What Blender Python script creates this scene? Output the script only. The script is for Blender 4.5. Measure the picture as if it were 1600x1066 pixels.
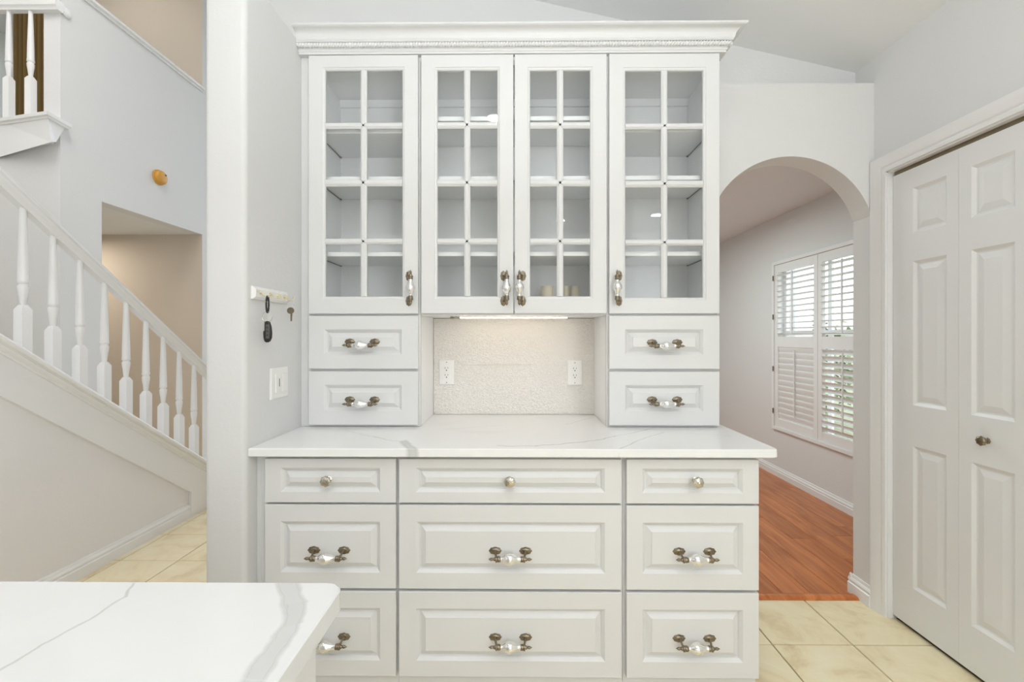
import bpy, bmesh, math, random
from mathutils import Vector, Matrix
random.seed(7)
for o in list(bpy.data.objects): bpy.data.objects.remove(o, do_unlink=True)
S = bpy.context.scene
COL = S.collection
PI = math.pi

# ------------------------------------------------------------------ camera
F, HZ, H = 685.0, 527.0, 1.283          # focal length in px of 1600, horizon row, eye height
TH = math.atan(6.0/685.0)
cd = bpy.data.cameras.new('camera'); cam = bpy.data.objects.new('camera', cd); COL.objects.link(cam)
cam.location = (0, 0, H); cam.rotation_euler = (PI/2, 0, TH)
cd.sensor_width = 36.0; cd.lens = 36.0*F/1600.0
cd.shift_y = -(533.0-HZ)/1600.0
cd.clip_start = 0.05; cd.clip_end = 200
S.camera = cam
def ray(px, py):
    u, v = (px-800.0)/F, (HZ-py)/F
    c, s = math.cos(TH), math.sin(TH)
    return Vector((-s+u*c, c+u*s, v))
def PY(px, py, y): d = ray(px, py); t = y/d.y; return Vector((d.x*t, y, H+d.z*t))
def PX(px, py, x): d = ray(px, py); t = x/d.x; return Vector((x, d.y*t, H+d.z*t))
def PZ(px, py, z): d = ray(px, py); t = (z-H)/d.z; return Vector((d.x*t, d.y*t, z))

# ------------------------------------------------------------------ view, world, lights
S.view_settings.view_transform = 'Standard'; S.view_settings.look = 'None'
S.view_settings.gamma = 1.0; S.view_settings.use_curve_mapping = False
S.view_settings.exposure = 0.12
W = bpy.data.worlds.new('world'); S.world = W; W.use_nodes = True
nt = W.node_tree; bg = nt.nodes['Background']
sky = nt.nodes.new('ShaderNodeTexSky'); sky.sky_type = 'NISHITA'; sky.sun_disc = False
sky.sun_elevation = math.radians(50); sky.sun_rotation = math.radians(200); sky.air_density = 1.0; sky.dust_density = 2.5
hsv = nt.nodes.new('ShaderNodeHueSaturation'); hsv.inputs['Saturation'].default_value = 0.35   # hazy bright sky
nt.links.new(sky.outputs[0], hsv.inputs['Color']); nt.links.new(hsv.outputs[0], bg.inputs[0]); bg.inputs[1].default_value = 0.58

def area(name, loc, rot, sx, sy, power, color=(1, 1, 1), shape='RECTANGLE'):
    ld = bpy.data.lights.new(name, 'AREA'); ld.shape = shape; ld.size = sx
    if shape in ('RECTANGLE', 'ELLIPSE'): ld.size_y = sy
    ld.energy = power; ld.color = color
    o = bpy.data.objects.new(name, ld); COL.objects.link(o); o.location = loc; o.rotation_euler = rot
    return o
# added fill lamps behind the camera, no real windows (rear one aims towards +Y)
area('rear_fill', (-0.2, -3.0, 1.75), (PI/2, 0, 0), 4.2, 2.0, 9, (0.90, 0.955, 1.0))
area('side_fill', (1.62, -1.7, 1.5), (PI/2, 0, PI/2-0.45), 1.8, 1.6, 44, (0.90, 0.955, 1.0))  # added to brighten surfaces that face right
# added upward fill, bounced off the vault to brighten ceiling and room
area('ceiling_bounce_fill', (0.2, -0.5, 1.8), (PI, 0, 0), 1.2, 1.2, 43, (0.90, 0.955, 1.0))
area('foyer_fill', (-5.9, 1.2, 3.6), (math.radians(75), 0, math.radians(-90)), 2.2, 2.6, 20, (1.0, 0.99, 0.98))  # added fill standing in for foyer daylight; that wall is solid
area('hall_top_fill', (-1.9, 1.5, 5.0), (0, 0, 0), 1.6, 1.6, 60, (1.0, 0.985, 0.97))  # unseen overhead fill for the stair hall, no fixture built
area('far_room_fill', (0.9, 3.9, 2.34), (0, 0, 0), 1.2, 1.2, 29, (0.88, 1.0, 0.99))  # added overhead fill for the room beyond the arch
area('upper_hall_fill', (-3.9, 3.8, 5.05), (0, 0, 0), 0.6, 0.6, 4.0, (1.0, 0.97, 0.92))  # unseen fill brightening the upper landing
area('lower_hall_fill', (-4.5, 4.0, 2.3), (0, 0, 0), 0.5, 0.3, 8.5, (1.0, 0.92, 0.80))  # added warm fill that brightens the alcove

# ------------------------------------------------------------------ materials
def mat(name, col, rough=0.5, metal=0.0, bump=0, bscale=80, bdist=0.002, coat=0, var=0.0, vscale=3, spec=None, detail=3):
    m = bpy.data.materials.new(name); m.use_nodes = True
    n = m.node_tree.nodes; l = m.node_tree.links; p = n['Principled BSDF']
    p.inputs['Base Color'].default_value = (*col, 1); p.inputs['Roughness'].default_value = rough
    p.inputs['Metallic'].default_value = metal
    if coat: p.inputs['Coat Weight'].default_value = coat; p.inputs['Coat Roughness'].default_value = 0.08
    if spec is not None: p.inputs['Specular IOR Level'].default_value = spec
    tc = n.new('ShaderNodeTexCoord')
    if var:
        nz = n.new('ShaderNodeTexNoise'); nz.inputs['Scale'].default_value = vscale; nz.inputs['Detail'].default_value = 4
        l.new(tc.outputs['Object'], nz.inputs['Vector'])
        mp = n.new('ShaderNodeMapRange'); mp.inputs['To Min'].default_value = 1-var; mp.inputs['To Max'].default_value = 1+var
        l.new(nz.outputs[0], mp.inputs['Value'])
        mx = n.new('ShaderNodeVectorMath'); mx.operation = 'SCALE'; mx.inputs[0].default_value = col
        l.new(mp.outputs[0], mx.inputs['Scale']); l.new(mx.outputs[0], p.inputs['Base Color'])
    if bump:
        nz = n.new('ShaderNodeTexNoise'); nz.inputs['Scale'].default_value = bscale; nz.inputs['Detail'].default_value = detail
        l.new(tc.outputs['Object'], nz.inputs['Vector'])
        b = n.new('ShaderNodeBump'); b.inputs['Strength'].default_value = bump; b.inputs['Distance'].default_value = bdist
        l.new(nz.outputs[0], b.inputs['Height']); l.new(b.outputs[0], p.inputs['Normal'])
    return m
M = {}
M['cab'] = mat('white_lacquer', (0.74, 0.737, 0.73), 0.38)
M['cab_in'] = mat('cabinet_interior_lightened', (0.95, 0.95, 0.95), 0.5)  # lighter than the fronts, making up for light lost behind the doors
M['wall'] = mat('wall_paint_offwhite', (0.81, 0.81, 0.805), 0.7, bump=0.35, bscale=70)
M['wall_bright'] = mat('wall_paint_kitchen', (0.79, 0.785, 0.775), 0.65, bump=0.4, bscale=60)
M['wall_st'] = mat('wall_offwhite_lightened', (0.87, 0.85, 0.845), 0.7, bump=0.35, bscale=70)  # lighter copy of the off-white paint, replacing light missing under the stairs
M['wall_part'] = mat('wall_kitchen_darkened', (0.72, 0.715, 0.705), 0.65, bump=0.4, bscale=60)  # kitchen wall paint darkened to offset too much light on the partition
M['tan'] = mat('wall_paint_beige', (0.66, 0.575, 0.48), 0.75, bump=0.2, bscale=70)
M['ceil'] = mat('ceiling_paint', (0.87, 0.87, 0.865), 0.85, bump=0.25, bscale=50)
M['knob'] = mat('silver_knob', (0.60, 0.56, 0.48), 0.22, 1.0)
M['trim'] = mat('white_trim_gloss', (0.90, 0.895, 0.89), 0.32)
M['door'] = mat('white_door_paint', (0.86, 0.86, 0.855), 0.4, bump=0.08, bscale=150, bdist=0.0005)
M['grout'] = mat('grout_brown', (0.30, 0.24, 0.16), 0.9)
M['nickel'] = mat('antique_nickel', (0.25, 0.21, 0.15), 0.3, 1.0, bump=0.5, bscale=300, bdist=0.0006)
M['chrome'] = mat('polished_nickel', (0.78, 0.76, 0.72), 0.15, 1.0)
M['mercury'] = mat('silvered_glass', (0.86, 0.86, 0.85), 0.08, 0.85, bump=0.25, bscale=60, bdist=0.002, coat=1)
M['brass'] = mat('pale_brass', (0.78, 0.71, 0.48), 0.3, 1.0)
M['black'] = mat('black_plastic', (0.015, 0.015, 0.016), 0.3)
M['fobgrey'] = mat('dark_grey_rubber', (0.10, 0.10, 0.09), 0.5)
M['dark'] = mat('dark_void', (0.02, 0.018, 0.015), 0.8)
M['plate'] = mat('white_plastic', (0.88, 0.87, 0.84), 0.3)
M['candle'] = mat('cream_wax', (0.90, 0.80, 0.62), 0.5)
M['amber'] = mat('amber_plastic', (0.72, 0.36, 0.06), 0.45, bump=0.3, bscale=60)
M['curtain'] = mat('brown_curtain', (0.24, 0.155, 0.055), 0.9)
M['slot'] = mat('slot_dark', (0.06, 0.05, 0.04), 0.6)
M['shelfgap_pin'] = mat('shelf_gap_pin_grey', (0.25, 0.24, 0.22), 0.4, 0.8)
M['leaf'] = mat('leaf_green', (0.15, 0.20, 0.09), 0.6, var=0.5, vscale=6)
M['bark'] = mat('bark', (0.18, 0.12, 0.07), 0.9)
M['grass'] = mat('lawn_grass', (0.24, 0.28, 0.16), 0.9, var=0.3)
M['stucco'] = mat('exterior_stucco', (0.66, 0.70, 0.72), 0.9, bump=0.4)

def emis(name, col, s):
    m = bpy.data.materials.new(name); m.use_nodes = True; n = m.node_tree.nodes; l = m.node_tree.links
    e = n.new('ShaderNodeEmission'); e.inputs[0].default_value = (*col, 1); e.inputs[1].default_value = s
    l.new(e.outputs[0], n['Material Output'].inputs[0]); return m
M['led'] = emis('led_strip_glow', (1.0, 0.83, 0.64), 14)
M['lamp'] = emis('lamp_glow', (1.0, 0.95, 0.88), 14)

def glass_mat():
    m = bpy.data.materials.new('clear_pane_glass'); m.use_nodes = True; n = m.node_tree.nodes; l = m.node_tree.links
    n.remove(n['Principled BSDF'])
    t = n.new('ShaderNodeBsdfTransparent'); t.inputs[0].default_value = (0.985, 0.99, 0.987, 1)
    g = n.new('ShaderNodeBsdfGlossy'); g.inputs['Roughness'].default_value = 0.01
    f = n.new('ShaderNodeFresnel'); f.inputs[0].default_value = 1.45
    x = n.new('ShaderNodeMixShader')
    ge = n.new('ShaderNodeNewGeometry'); iv2 = n.new('ShaderNodeMath'); iv2.operation = 'SUBTRACT'; iv2.inputs[0].default_value = 1.0; l.new(ge.outputs['Backfacing'], iv2.inputs[1])
    mu = n.new('ShaderNodeMath'); mu.operation = 'MULTIPLY'; l.new(f.outputs[0], mu.inputs[0]); l.new(iv2.outputs[0], mu.inputs[1])
    l.new(mu.outputs[0], x.inputs[0]); l.new(t.outputs[0], x.inputs[1]); l.new(g.outputs[0], x.inputs[2])
    l.new(x.outputs[0], n['Material Output'].inputs[0]); return m
M['glass'] = glass_mat()

# backsplash: embossed glossy white tile
def splash_mat():
    m = mat('embossed_white_tile', (0.80, 0.765, 0.71), 0.035, spec=1.0)
    n = m.node_tree.nodes; l = m.node_tree.links; p = n['Principled BSDF']
    tc = n.new('ShaderNodeTexCoord'); mp = n.new('ShaderNodeMapping'); mp.inputs['Scale'].default_value = (1, 1, 1.7)
    l.new(tc.outputs['Object'], mp.inputs[0])
    v = n.new('ShaderNodeTexVoronoi'); v.inputs['Scale'].default_value = 115; l.new(mp.outputs[0], v.inputs['Vector'])
    b = n.new('ShaderNodeBump'); b.inputs['Strength'].default_value = 0.45; b.inputs['Distance'].default_value = 0.004
    l.new(v.outputs['Distance'], b.inputs['Height'])
    v2 = n.new('ShaderNodeTexVoronoi'); v2.inputs['Scale'].default_value = 190; l.new(mp.outputs[0], v2.inputs['Vector'])
    sb_ = n.new('ShaderNodeVectorMath'); sb_.operation = 'SUBTRACT'; sb_.inputs[1].default_value = (0.5, 0.5, 0.5); l.new(v2.outputs['Color'], sb_.inputs[0])
    sc_ = n.new('ShaderNodeVectorMath'); sc_.operation = 'SCALE'; sc_.inputs['Scale'].default_value = 0.45; l.new(sb_.outputs[0], sc_.inputs[0])
    ad_ = n.new('ShaderNodeVectorMath'); ad_.operation = 'ADD'; l.new(b.outputs[0], ad_.inputs[0]); l.new(sc_.outputs[0], ad_.inputs[1])
    nm_ = n.new('ShaderNodeVectorMath'); nm_.operation = 'NORMALIZE'; l.new(ad_.outputs[0], nm_.inputs[0])   # tiny glazed facets
    l.new(nm_.outputs[0], p.inputs['Normal']); return m
M['splash'] = splash_mat()

# floor tile
def tile_mat():
    m = bpy.data.materials.new('beige_floor_tile'); m.use_nodes = True; n = m.node_tree.nodes; l = m.node_tree.links; p = n['Principled BSDF']
    tc = n.new('ShaderNodeNewGeometry'); oi = n.new('ShaderNodeObjectInfo')
    mul = n.new('ShaderNodeVectorMath'); mul.operation = 'SCALE'; mul.inputs['Scale'].default_value = 9.0
    cb = n.new('ShaderNodeCombineXYZ'); l.new(oi.outputs['Random'], cb.inputs[0]); l.new(oi.outputs['Random'], cb.inputs[1])
    l.new(cb.outputs[0], mul.inputs[0])
    ad = n.new('ShaderNodeVectorMath'); ad.operation = 'ADD'; l.new(tc.outputs['Position'], ad.inputs[0]); l.new(mul.outputs[0], ad.inputs[1])
    nz = n.new('ShaderNodeTexNoise'); nz.inputs['Scale'].default_value = 5; nz.inputs['Detail'].default_value = 7; nz.inputs['Roughness'].default_value = 0.65; nz.inputs['Distortion'].default_value = 0.8
    l.new(ad.outputs[0], nz.inputs['Vector'])
    r = n.new('ShaderNodeValToRGB'); l.new(nz.outputs[0], r.inputs[0])
    r.color_ramp.elements[0].position = 0.3; r.color_ramp.elements[0].color = (0.70, 0.55, 0.32, 1)
    r.color_ramp.elements[1].position = 0.72; r.color_ramp.elements[1].color = (0.90, 0.82, 0.60, 1)
    e = r.color_ramp.elements.new(0.5); e.color = (0.86, 0.745, 0.50, 1)
    l.new(r.outputs[0], p.inputs['Base Color']); p.inputs['Roughness'].default_value = 0.32
    return m
M['tile'] = tile_mat()

# wood plank
def wood_mat():
    m = bpy.data.materials.new('cherry_plank'); m.use_nodes = True; n = m.node_tree.nodes; l = m.node_tree.links; p = n['Principled BSDF']
    g = n.new('ShaderNodeNewGeometry'); oi = n.new('ShaderNodeObjectInfo')
    cb = n.new('ShaderNodeCombineXYZ'); 
    mu = n.new('ShaderNodeMath'); mu.operation = 'MULTIPLY'; mu.inputs[1].default_value = 37.0; l.new(oi.outputs['Random'], mu.inputs[0])
    l.new(mu.outputs[0], cb.inputs[0]); l.new(mu.outputs[0], cb.inputs[1])
    ad = n.new('ShaderNodeVectorMath'); ad.operation = 'ADD'; l.new(g.outputs['Position'], ad.inputs[0]); l.new(cb.outputs[0], ad.inputs[1])
    mp = n.new('ShaderNodeMapping'); mp.inputs['Scale'].default_value = (9, 1.1, 9); l.new(ad.outputs[0], mp.inputs[0])
    nz = n.new('ShaderNodeTexNoise'); nz.inputs['Scale'].default_value = 1.6; nz.inputs['Detail'].default_value = 8; nz.inputs['Roughness'].default_value = 0.6; nz.inputs['Distortion'].default_value = 1.2
    l.new(mp.outputs[0], nz.inputs['Vector'])
    r = n.new('ShaderNodeValToRGB'); l.new(nz.outputs[0], r.inputs[0])
    r.color_ramp.elements[0].position = 0.28; r.color_ramp.elements[0].color = (0.40, 0.105, 0.025, 1)
    r.color_ramp.elements[1].position = 0.75; r.color_ramp.elements[1].color = (0.74, 0.25, 0.075, 1)
    e = r.color_ramp.elements.new(0.5); e.color = (0.50, 0.17, 0.058, 1)
    hs = n.new('ShaderNodeHueSaturation'); l.new(r.outputs[0], hs.inputs['Color'])
    mr = n.new('ShaderNodeMapRange'); mr.inputs['To Min'].default_value = 0.85; mr.inputs['To Max'].default_value = 1.15
    l.new(oi.outputs['Random'], mr.inputs['Value']); l.new(mr.outputs[0], hs.inputs['Value'])
    l.new(hs.outputs[0], p.inputs['Base Color']); p.inputs['Roughness'].default_value = 0.2; p.inputs['Specular IOR Level'].default_value = 0.28
    return m
M['wood'] = wood_mat()

# marble: veins are wiggled line segments given in metres on the slab
def marble_mat(name, veins, base=0.88):
    m = bpy.data.materials.new(name); m.use_nodes = True; n = m.node_tree.nodes; l = m.node_tree.links; p = n['Principled BSDF']
    p.inputs['Roughness'].default_value = 0.14
    def math_(op, a, b=None, clamp=False):
        q = n.new('ShaderNodeMath'); q.operation = op; q.use_clamp = clamp
        for i, v in enumerate((a, b)):
            if v is None: continue
            if isinstance(v, (int, float)): q.inputs[i].default_value = v
            else: l.new(v, q.inputs[i])
        return q.outputs[0]
    g = n.new('ShaderNodeNewGeometry')
    def wig(scale, amp):
        nz = n.new('ShaderNodeTexNoise'); nz.inputs['Scale'].default_value = scale; nz.inputs['Detail'].default_value = 5
        l.new(g.outputs['Position'], nz.inputs['Vector'])
        s = n.new('ShaderNodeVectorMath'); s.operation = 'SUBTRACT'; s.inputs[1].default_value = (0.5, 0.5, 0.5); l.new(nz.outputs['Color'], s.inputs[0])
        k = n.new('ShaderNodeVectorMath'); k.operation = 'SCALE'; k.inputs['Scale'].default_value = amp; l.new(s.outputs[0], k.inputs[0])
        a = n.new('ShaderNodeVectorMath'); a.operation = 'ADD'; l.new(g.outputs['Position'], a.inputs[0]); l.new(k.outputs[0], a.inputs[1])
        return a.outputs[0]
    P1 = wig(9.0, 0.045)
    total = None
    for (A, B, hw, soft, strength, edge) in veins:
        d = Vector((B[0]-A[0], B[1]-A[1])); L = d.length; T = d/L; N = Vector((-T.y, T.x))
        s = n.new('ShaderNodeVectorMath'); s.operation = 'SUBTRACT'; s.inputs[1].default_value = (A[0], A[1], 0); l.new(P1, s.inputs[0])
        dt = n.new('ShaderNodeVectorMath'); dt.operation = 'DOT_PRODUCT'; dt.inputs[1].default_value = (T.x/L, T.y/L, 0); l.new(s.outputs[0], dt.inputs[0])
        dn = n.new('ShaderNodeVectorMath'); dn.operation = 'DOT_PRODUCT'; dn.inputs[1].default_value = (N.x, N.y, 0); l.new(s.outputs[0], dn.inputs[0])
        ad = math_('ABSOLUTE', dn.outputs['Value'])
        mr = n.new('ShaderNodeMapRange'); mr.interpolation_type = 'SMOOTHSTEP'; l.new(ad, mr.inputs['Value'])
        mr.inputs['From Min'].default_value = hw; mr.inputs['From Max'].default_value = hw+soft
        mr.inputs['To Min'].default_value = 1; mr.inputs['To Max'].default_value = 0
        body = mr.outputs[0]
        if edge:      # darker rims of a wide vein
            e = math_('SUBTRACT', 1.0, math_('DIVIDE', math_('ABSOLUTE', math_('SUBTRACT', ad, hw*0.85)), hw*0.3), True)
            body = math_('MAXIMUM', math_('MULTIPLY', body, 0.62), math_('MULTIPLY', e, 0.9))
        t1 = math_('MULTIPLY', dt.outputs['Value'], 10.0/max(0.3, min(1, L/0.3)), True)
        t2 = math_('MULTIPLY', math_('SUBTRACT', 1.0, dt.outputs['Value']), 10.0/max(0.3, min(1, L/0.3)), True)
        v = math_('MULTIPLY', math_('MULTIPLY', body, math_('MULTIPLY', t1, t2)), strength)
        total = v if total is None else math_('MAXIMUM', total, v)
    # faint clouding
    nz = n.new('ShaderNodeTexNoise'); nz.inputs['Scale'].default_value = 3.5; nz.inputs['Detail'].default_value = 6; nz.inputs['Distortion'].default_value = 1.5
    l.new(g.outputs['Position'], nz.inputs['Vector'])
    cl = n.new('ShaderNodeMapRange'); l.new(nz.outputs[0], cl.inputs['Value']); cl.inputs['From Min'].default_value = 0.55; cl.inputs['From Max'].default_value = 0.9
    cl.inputs['To Max'].default_value = 0.12
    tot = math_('ADD', total, cl.outputs[0], True)
    mx = n.new('ShaderNodeMix'); mx.data_type = 'RGBA'
    mx.inputs[6].default_value = (base, base*0.996, base*0.985, 1); mx.inputs[7].default_value = (0.36, 0.36, 0.34, 1)
    l.new(tot, mx.inputs[0]); l.new(mx.outputs[2], p.inputs['Base Color'])
    return m

# ------------------------------------------------------------------ mesh builder
class MB:
    def __init__(s): s.v = []; s.f = []; s.m = []; s.xf = None
    def av(s, p):
        p = Vector(p)
        if s.xf: p = s.xf(p)
        s.v.append(p); return len(s.v)-1
    def face(s, idx, m=0): s.f.append(list(idx)); s.m.append(m)
    def box(s, x0, x1, y0, y1, z0, z1, m=0):
        i = [s.av((x, y, z)) for z in (z0, z1) for y in (y0, y1) for x in (x0, x1)]
        for q in ((0, 1, 3, 2), (4, 6, 7, 5), (0, 4, 5, 1), (2, 3, 7, 6), (0, 2, 6, 4), (1, 5, 7, 3)): s.face([i[k] for k in q], m)
        return s
    def loops(s, rings, m=0, cap0=True, cap1=True, closed=True, wrap=False):
        R = [[s.av(p) for p in r] for r in rings]
        n = len(R[0]); rng = range(n) if closed else range(n-1)
        pairs = list(zip(R, R[1:])) + ([(R[-1], R[0])] if wrap else [])
        for a, b in pairs:
            for k in rng: s.face([a[k], a[(k+1) % n], b[(k+1) % n], b[k]], m)
        if cap0 and not wrap: s.face(R[0][::-1], m)
        if cap1 and not wrap: s.face(R[-1], m)
        return s
    def prism(s, poly, fn, a, b, m=0):   # fn(u, v, w) -> point ; poly in (u, v), extruded over w
        return s.loops([[fn(u, v, a) for u, v in poly], [fn(u, v, b) for u, v in poly]], m)
    def lathe(s, prof, c, axis='z', seg=16, m=0, sx=1.0, sy=1.0, lobes=0, lamp=0.0, rot=0.0):
        rings = []
        for r, h in prof:
            ring = []
            for k in range(seg):
                a = 2*PI*k/seg+rot; rr = r*(1+lamp*math.cos(lobes*a))
                p = (rr*math.cos(a)*sx, rr*math.sin(a)*sy)
                if axis == 'z': q = (c[0]+p[0], c[1]+p[1], c[2]+h)
                elif axis == 'x': q = (c[0]+h, c[1]+p[0], c[2]+p[1])
                else: q = (c[0]+p[0], c[1]+h, c[2]+p[1])
                ring.append(q)
            rings.append(ring)
        return s.loops(rings, m)
    def tube(s, pts, r, seg=8, m=0, closed=False):
        pts = [Vector(p) for p in pts]; n = len(pts); rings = []
        up = Vector((0, 0, 1))
        rs = r if isinstance(r, (list, tuple)) else [r]*n
        for i, p in enumerate(pts):
            if closed: t = pts[(i+1) % n]-pts[i-1]
            else: t = pts[min(i+1, n-1)]-pts[max(i-1, 0)]
            t.normalize()
            a = t.cross(up)
            if a.length < 0.05: a = t.cross(Vector((1, 0, 0)))
            a.normalize(); b = t.cross(a).normalized()
            rings.append([p+a*math.cos(2*PI*k/seg)*rs[i]+b*math.sin(2*PI*k/seg)*rs[i] for k in range(seg)])
        return s.loops(rings, m, wrap=closed)
WO = {}
def mesh_of(name, mb, mats, origin, smooth=None):
    me = bpy.data.meshes.new(name)
    me.from_pydata([tuple(v-origin) for v in mb.v], [], mb.f)
    for q in (mats if isinstance(mats, (list, tuple)) else [mats]): me.materials.append(q)
    for p, k in zip(me.polygons, mb.m): p.material_index = k
    bm = bmesh.new(); bm.from_mesh(me); bmesh.ops.recalc_face_normals(bm, faces=bm.faces); bm.to_mesh(me); bm.free()
    if smooth:
        me.shade_smooth(); me.set_sharp_from_angle(angle=math.radians(smooth))
    return me
def obj(name, mb, mats, parent=None, origin=None, bevel=0, smooth=None, label=None):
    if origin is None:
        xs = [v.x for v in mb.v]; ys = [v.y for v in mb.v]; zs = [v.z for v in mb.v]
        origin = Vector(((min(xs)+max(xs))/2, (min(ys)+max(ys))/2, min(zs)))
    origin = Vector(origin)
    o = bpy.data.objects.new(name, mesh_of(name, mb, mats, origin, smooth)); COL.objects.link(o)
    WO[o.name] = origin
    if parent: o.parent = parent; o.location = origin-WO[parent.name]
    else: o.location = origin
    if bevel:
        b = o.modifiers.new('bevel', 'BEVEL'); b.width = bevel; b.segments = 2; b.limit_method = 'ANGLE'; b.angle_limit = math.radians(40)
    if label: o['label'] = label
    return o
def inst(name, me, parent, origin, rot=None, label=None):     # another object on shared mesh data
    o = bpy.data.objects.new(name, me); COL.objects.link(o); origin = Vector(origin); WO[o.name] = origin
    if parent: o.parent = parent; o.location = origin-WO[parent.name]
    else: o.location = origin
    if rot: o.rotation_euler = rot
    if label: o['label'] = label
    return o
def tag(o, label, cat, group=None, kind=None):
    if label: o['label'] = label
    if cat: o['category'] = cat
    if group: o['group'] = group
    if kind: o['kind'] = kind
    return o
def thing(name, loc, label, cat, group=None):
    o = bpy.data.objects.new(name, None); COL.objects.link(o); o.location = loc; o.empty_display_size = 0.1
    WO[o.name] = Vector(loc); return tag(o, label, cat, group)
def struct(name, mb, mats, label=None, **kw):
    o = obj(name, mb, mats, **kw); o['kind'] = 'structure'
    if label: o['label'] = label
    return o
def box(*a, **k): return MB().box(*a, **k)
IDX = lambda u, v, w: (w, u, v)      # prism helpers: polygon (y, z) extruded along x
def along_y(u, v, w): return (u, w, v)   # polygon (x, z) extruded along y
def along_z(u, v, w): return (u, v, w)

# ------------------------------------------------------------------ main planes
YB = 2.096       # back wall face
YS = 2.088       # backsplash face
YU = 1.807       # upper face frame
YD = 1.787       # upper door fronts
YC = 1.445       # worktop front edge
YF = 1.495       # base face frame
YR = 1.475       # base drawer fronts
XL = -0.888      # kitchen side of the short left wall
XR = 1.70        # right wall
XSW = -2.328      # wall below the stairs
XH = -3.25       # hall wall beyond the stairs
YE = 4.515        # end wall of the alcove
ZT = 0.914       # worktop top

# ================================================================== SETTING
# floor slab and tiles
fl = struct('floor', box(-6.6, XR+0.9, -3.2, YB+0.05, -0.10, -0.006).box(-6.6, -0.95, YB+0.05, 6.5, -0.10, -0.006), M['grout'], 'brown grout bed under square beige floor tiles', origin=(0, 0, -0.1))
P = 0.3346; PYT = 0.3305
def tile_mesh():
    h = P/2-0.0025; c = 0.002
    mb = MB(); mb.loops([[(-h, -h, -0.008), (h, -h, -0.008), (h, h, -0.008), (-h, h, -0.008)], [(-h, -h, -c), (h, -h, -c), (h, h, -c), (-h, h, -c)], [(-h+c, -h+c, 0), (h-c, -h+c, 0), (h-c, h-c, 0), (-h+c, h-c, 0)]])
    return mesh_of('tile', mb, M['tile'], Vector((0, 0, 0)))
tm = tile_mesh(); rest = MB(); cnt = 0
xj0 = 1.406; yj0 = 1.84
for i in range(-22, 3):
    for j in range(-15, 14):
        x0 = xj0+i*P; y0 = yj0+j*PYT
        cx, cy = x0+P/2, y0+PYT/2
        if cx-P/2 > XR-0.01 or cx < -6.4 or cy > 6.3: continue
        if cx > -0.95 and y0+PYT > 2.2:
            if y0 < 2.15: rest.box(x0+0.0025, min(x0+P-0.0025, 1.72), y0+0.0025, 2.146, -0.008, 0)
            continue
        vis = (cx > 0.6 and 1.2 < cy < 2.3) or (-3.3 < cx < -0.9 and 2.0 < cy < 5.0)
        if vis:
            o = inst('tile', tm, fl, (cx, cy, 0)); o.scale = (1, PYT/P, 1)
        else: rest.box(x0+0.0025, min(x0+P-0.0025, XR+0.8), y0+0.0025, y0+0.34, -0.008, 0)
tr = obj('tile_field', rest, M['tile'], fl); tr['kind'] = 'stuff'

# wood floor of the far room
wf = struct('floor_1', box(-0.95, 2.5, YB+0.05, 5.7, -0.10, -0.012), M['dark'], 'reddish cherry plank floor of the room beyond the arch', origin=(1, 3, -0.1))
PW = 0.1400
for i in range(-14, 8):
    x0 = 1.477+i*PW
    if x0+PW > 2.46 or x0 < -0.9: continue
    y = 2.19-random.uniform(0.1, 0.9)
    while y < 5.6:
        y1 = y+1.22; a, b = max(y, 2.175), min(y1, 5.6)
        if b-a > 0.05:
            c = 0.0012; x1 = x0+PW-0.0012; X0 = x0+0.0012; a += 0.001; b -= 0.001
            mb = MB().loops([[(X0, a, -0.012), (x1, a, -0.012), (x1, b, -0.012), (X0, b, -0.012)], [(X0, a, -c), (x1, a, -c), (x1, b, -c), (X0, b, -c)], [(X0+c, a+c, 0), (x1-c, a+c, 0), (x1-c, b-c, 0), (X0+c, b-c, 0)]])
            obj('plank', mb, M['wood'], wf)
        y = y1
prof = [(2.146, -0.006), (2.149, 0.005), (2.157, 0.011), (2.173, 0.013), (2.19, 0.010), (2.197, 0.002), (2.197, -0.006)]
struct('trim_1', MB().prism(prof, IDX, 0.88, XR-0.012), M['wood'], 'orange wooden threshold strip between tiles and plank floor', smooth=40)

# arch wall (back wall of the kitchen)
def arch_wall():
    mb = MB(); XA, XJ, zc, r, xc = 0.911, 1.689, 1.746, 0.397, 1.308
    xs = [xc-r*math.cos(PI*k/64) for k in range(65)]
    pts = [(x, zc+math.sqrt(max(0, r*r-(x-xc)**2))) for x in xs if x <= XJ]
    pts.append((XJ, 1.859))
    top = 2.49; y0, y1 = YB, 2.21
    mb.box(-1.01, XA, y0, y1, 0, top); mb.box(XJ+0.0, 2.42, y0, y1, 0, 1.859); 
    mb.box(XJ, 2.42, y0, y1, 1.859, top)
    for (xa, za), (xb, zb) in zip(pts, pts[1:]):
        if xb-xa < 1e-6: continue
        mb.loops([[(xa, y0, za), (xb, y0, zb), (xb, y0, top), (xa, y0, top)], [(xa, y1, za), (xb, y1, zb), (xb, y1, top), (xa, y1, top)]])
    return mb
def weld(mb):
    return mb
aw = struct('wall_arch', arch_wall(), M['wall_bright'], 'off-white wall with round arched opening to the next room', origin=(0, YB, 0))
bm = bmesh.new(); bm.from_mesh(aw.data); bmesh.ops.remove_doubles(bm, verts=bm.verts, dist=1e-5)
# drop the interior faces doubled by the neighbouring columns
seen = {}
for f in bm.faces:
    k = tuple(sorted(v.index for v in f.verts)); seen.setdefault(k, []).append(f)
bmesh.ops.delete(bm, geom=[f for fs in seen.values() if len(fs) > 1 for f in fs], context='FACES_ONLY')
bmesh.ops.recalc_face_normals(bm, faces=bm.faces); bm.to_mesh(aw.data); bm.free()

CEIL0, CSL = 2.606, 0.234
def zceil(x): return CEIL0+CSL*(XR-x)
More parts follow.
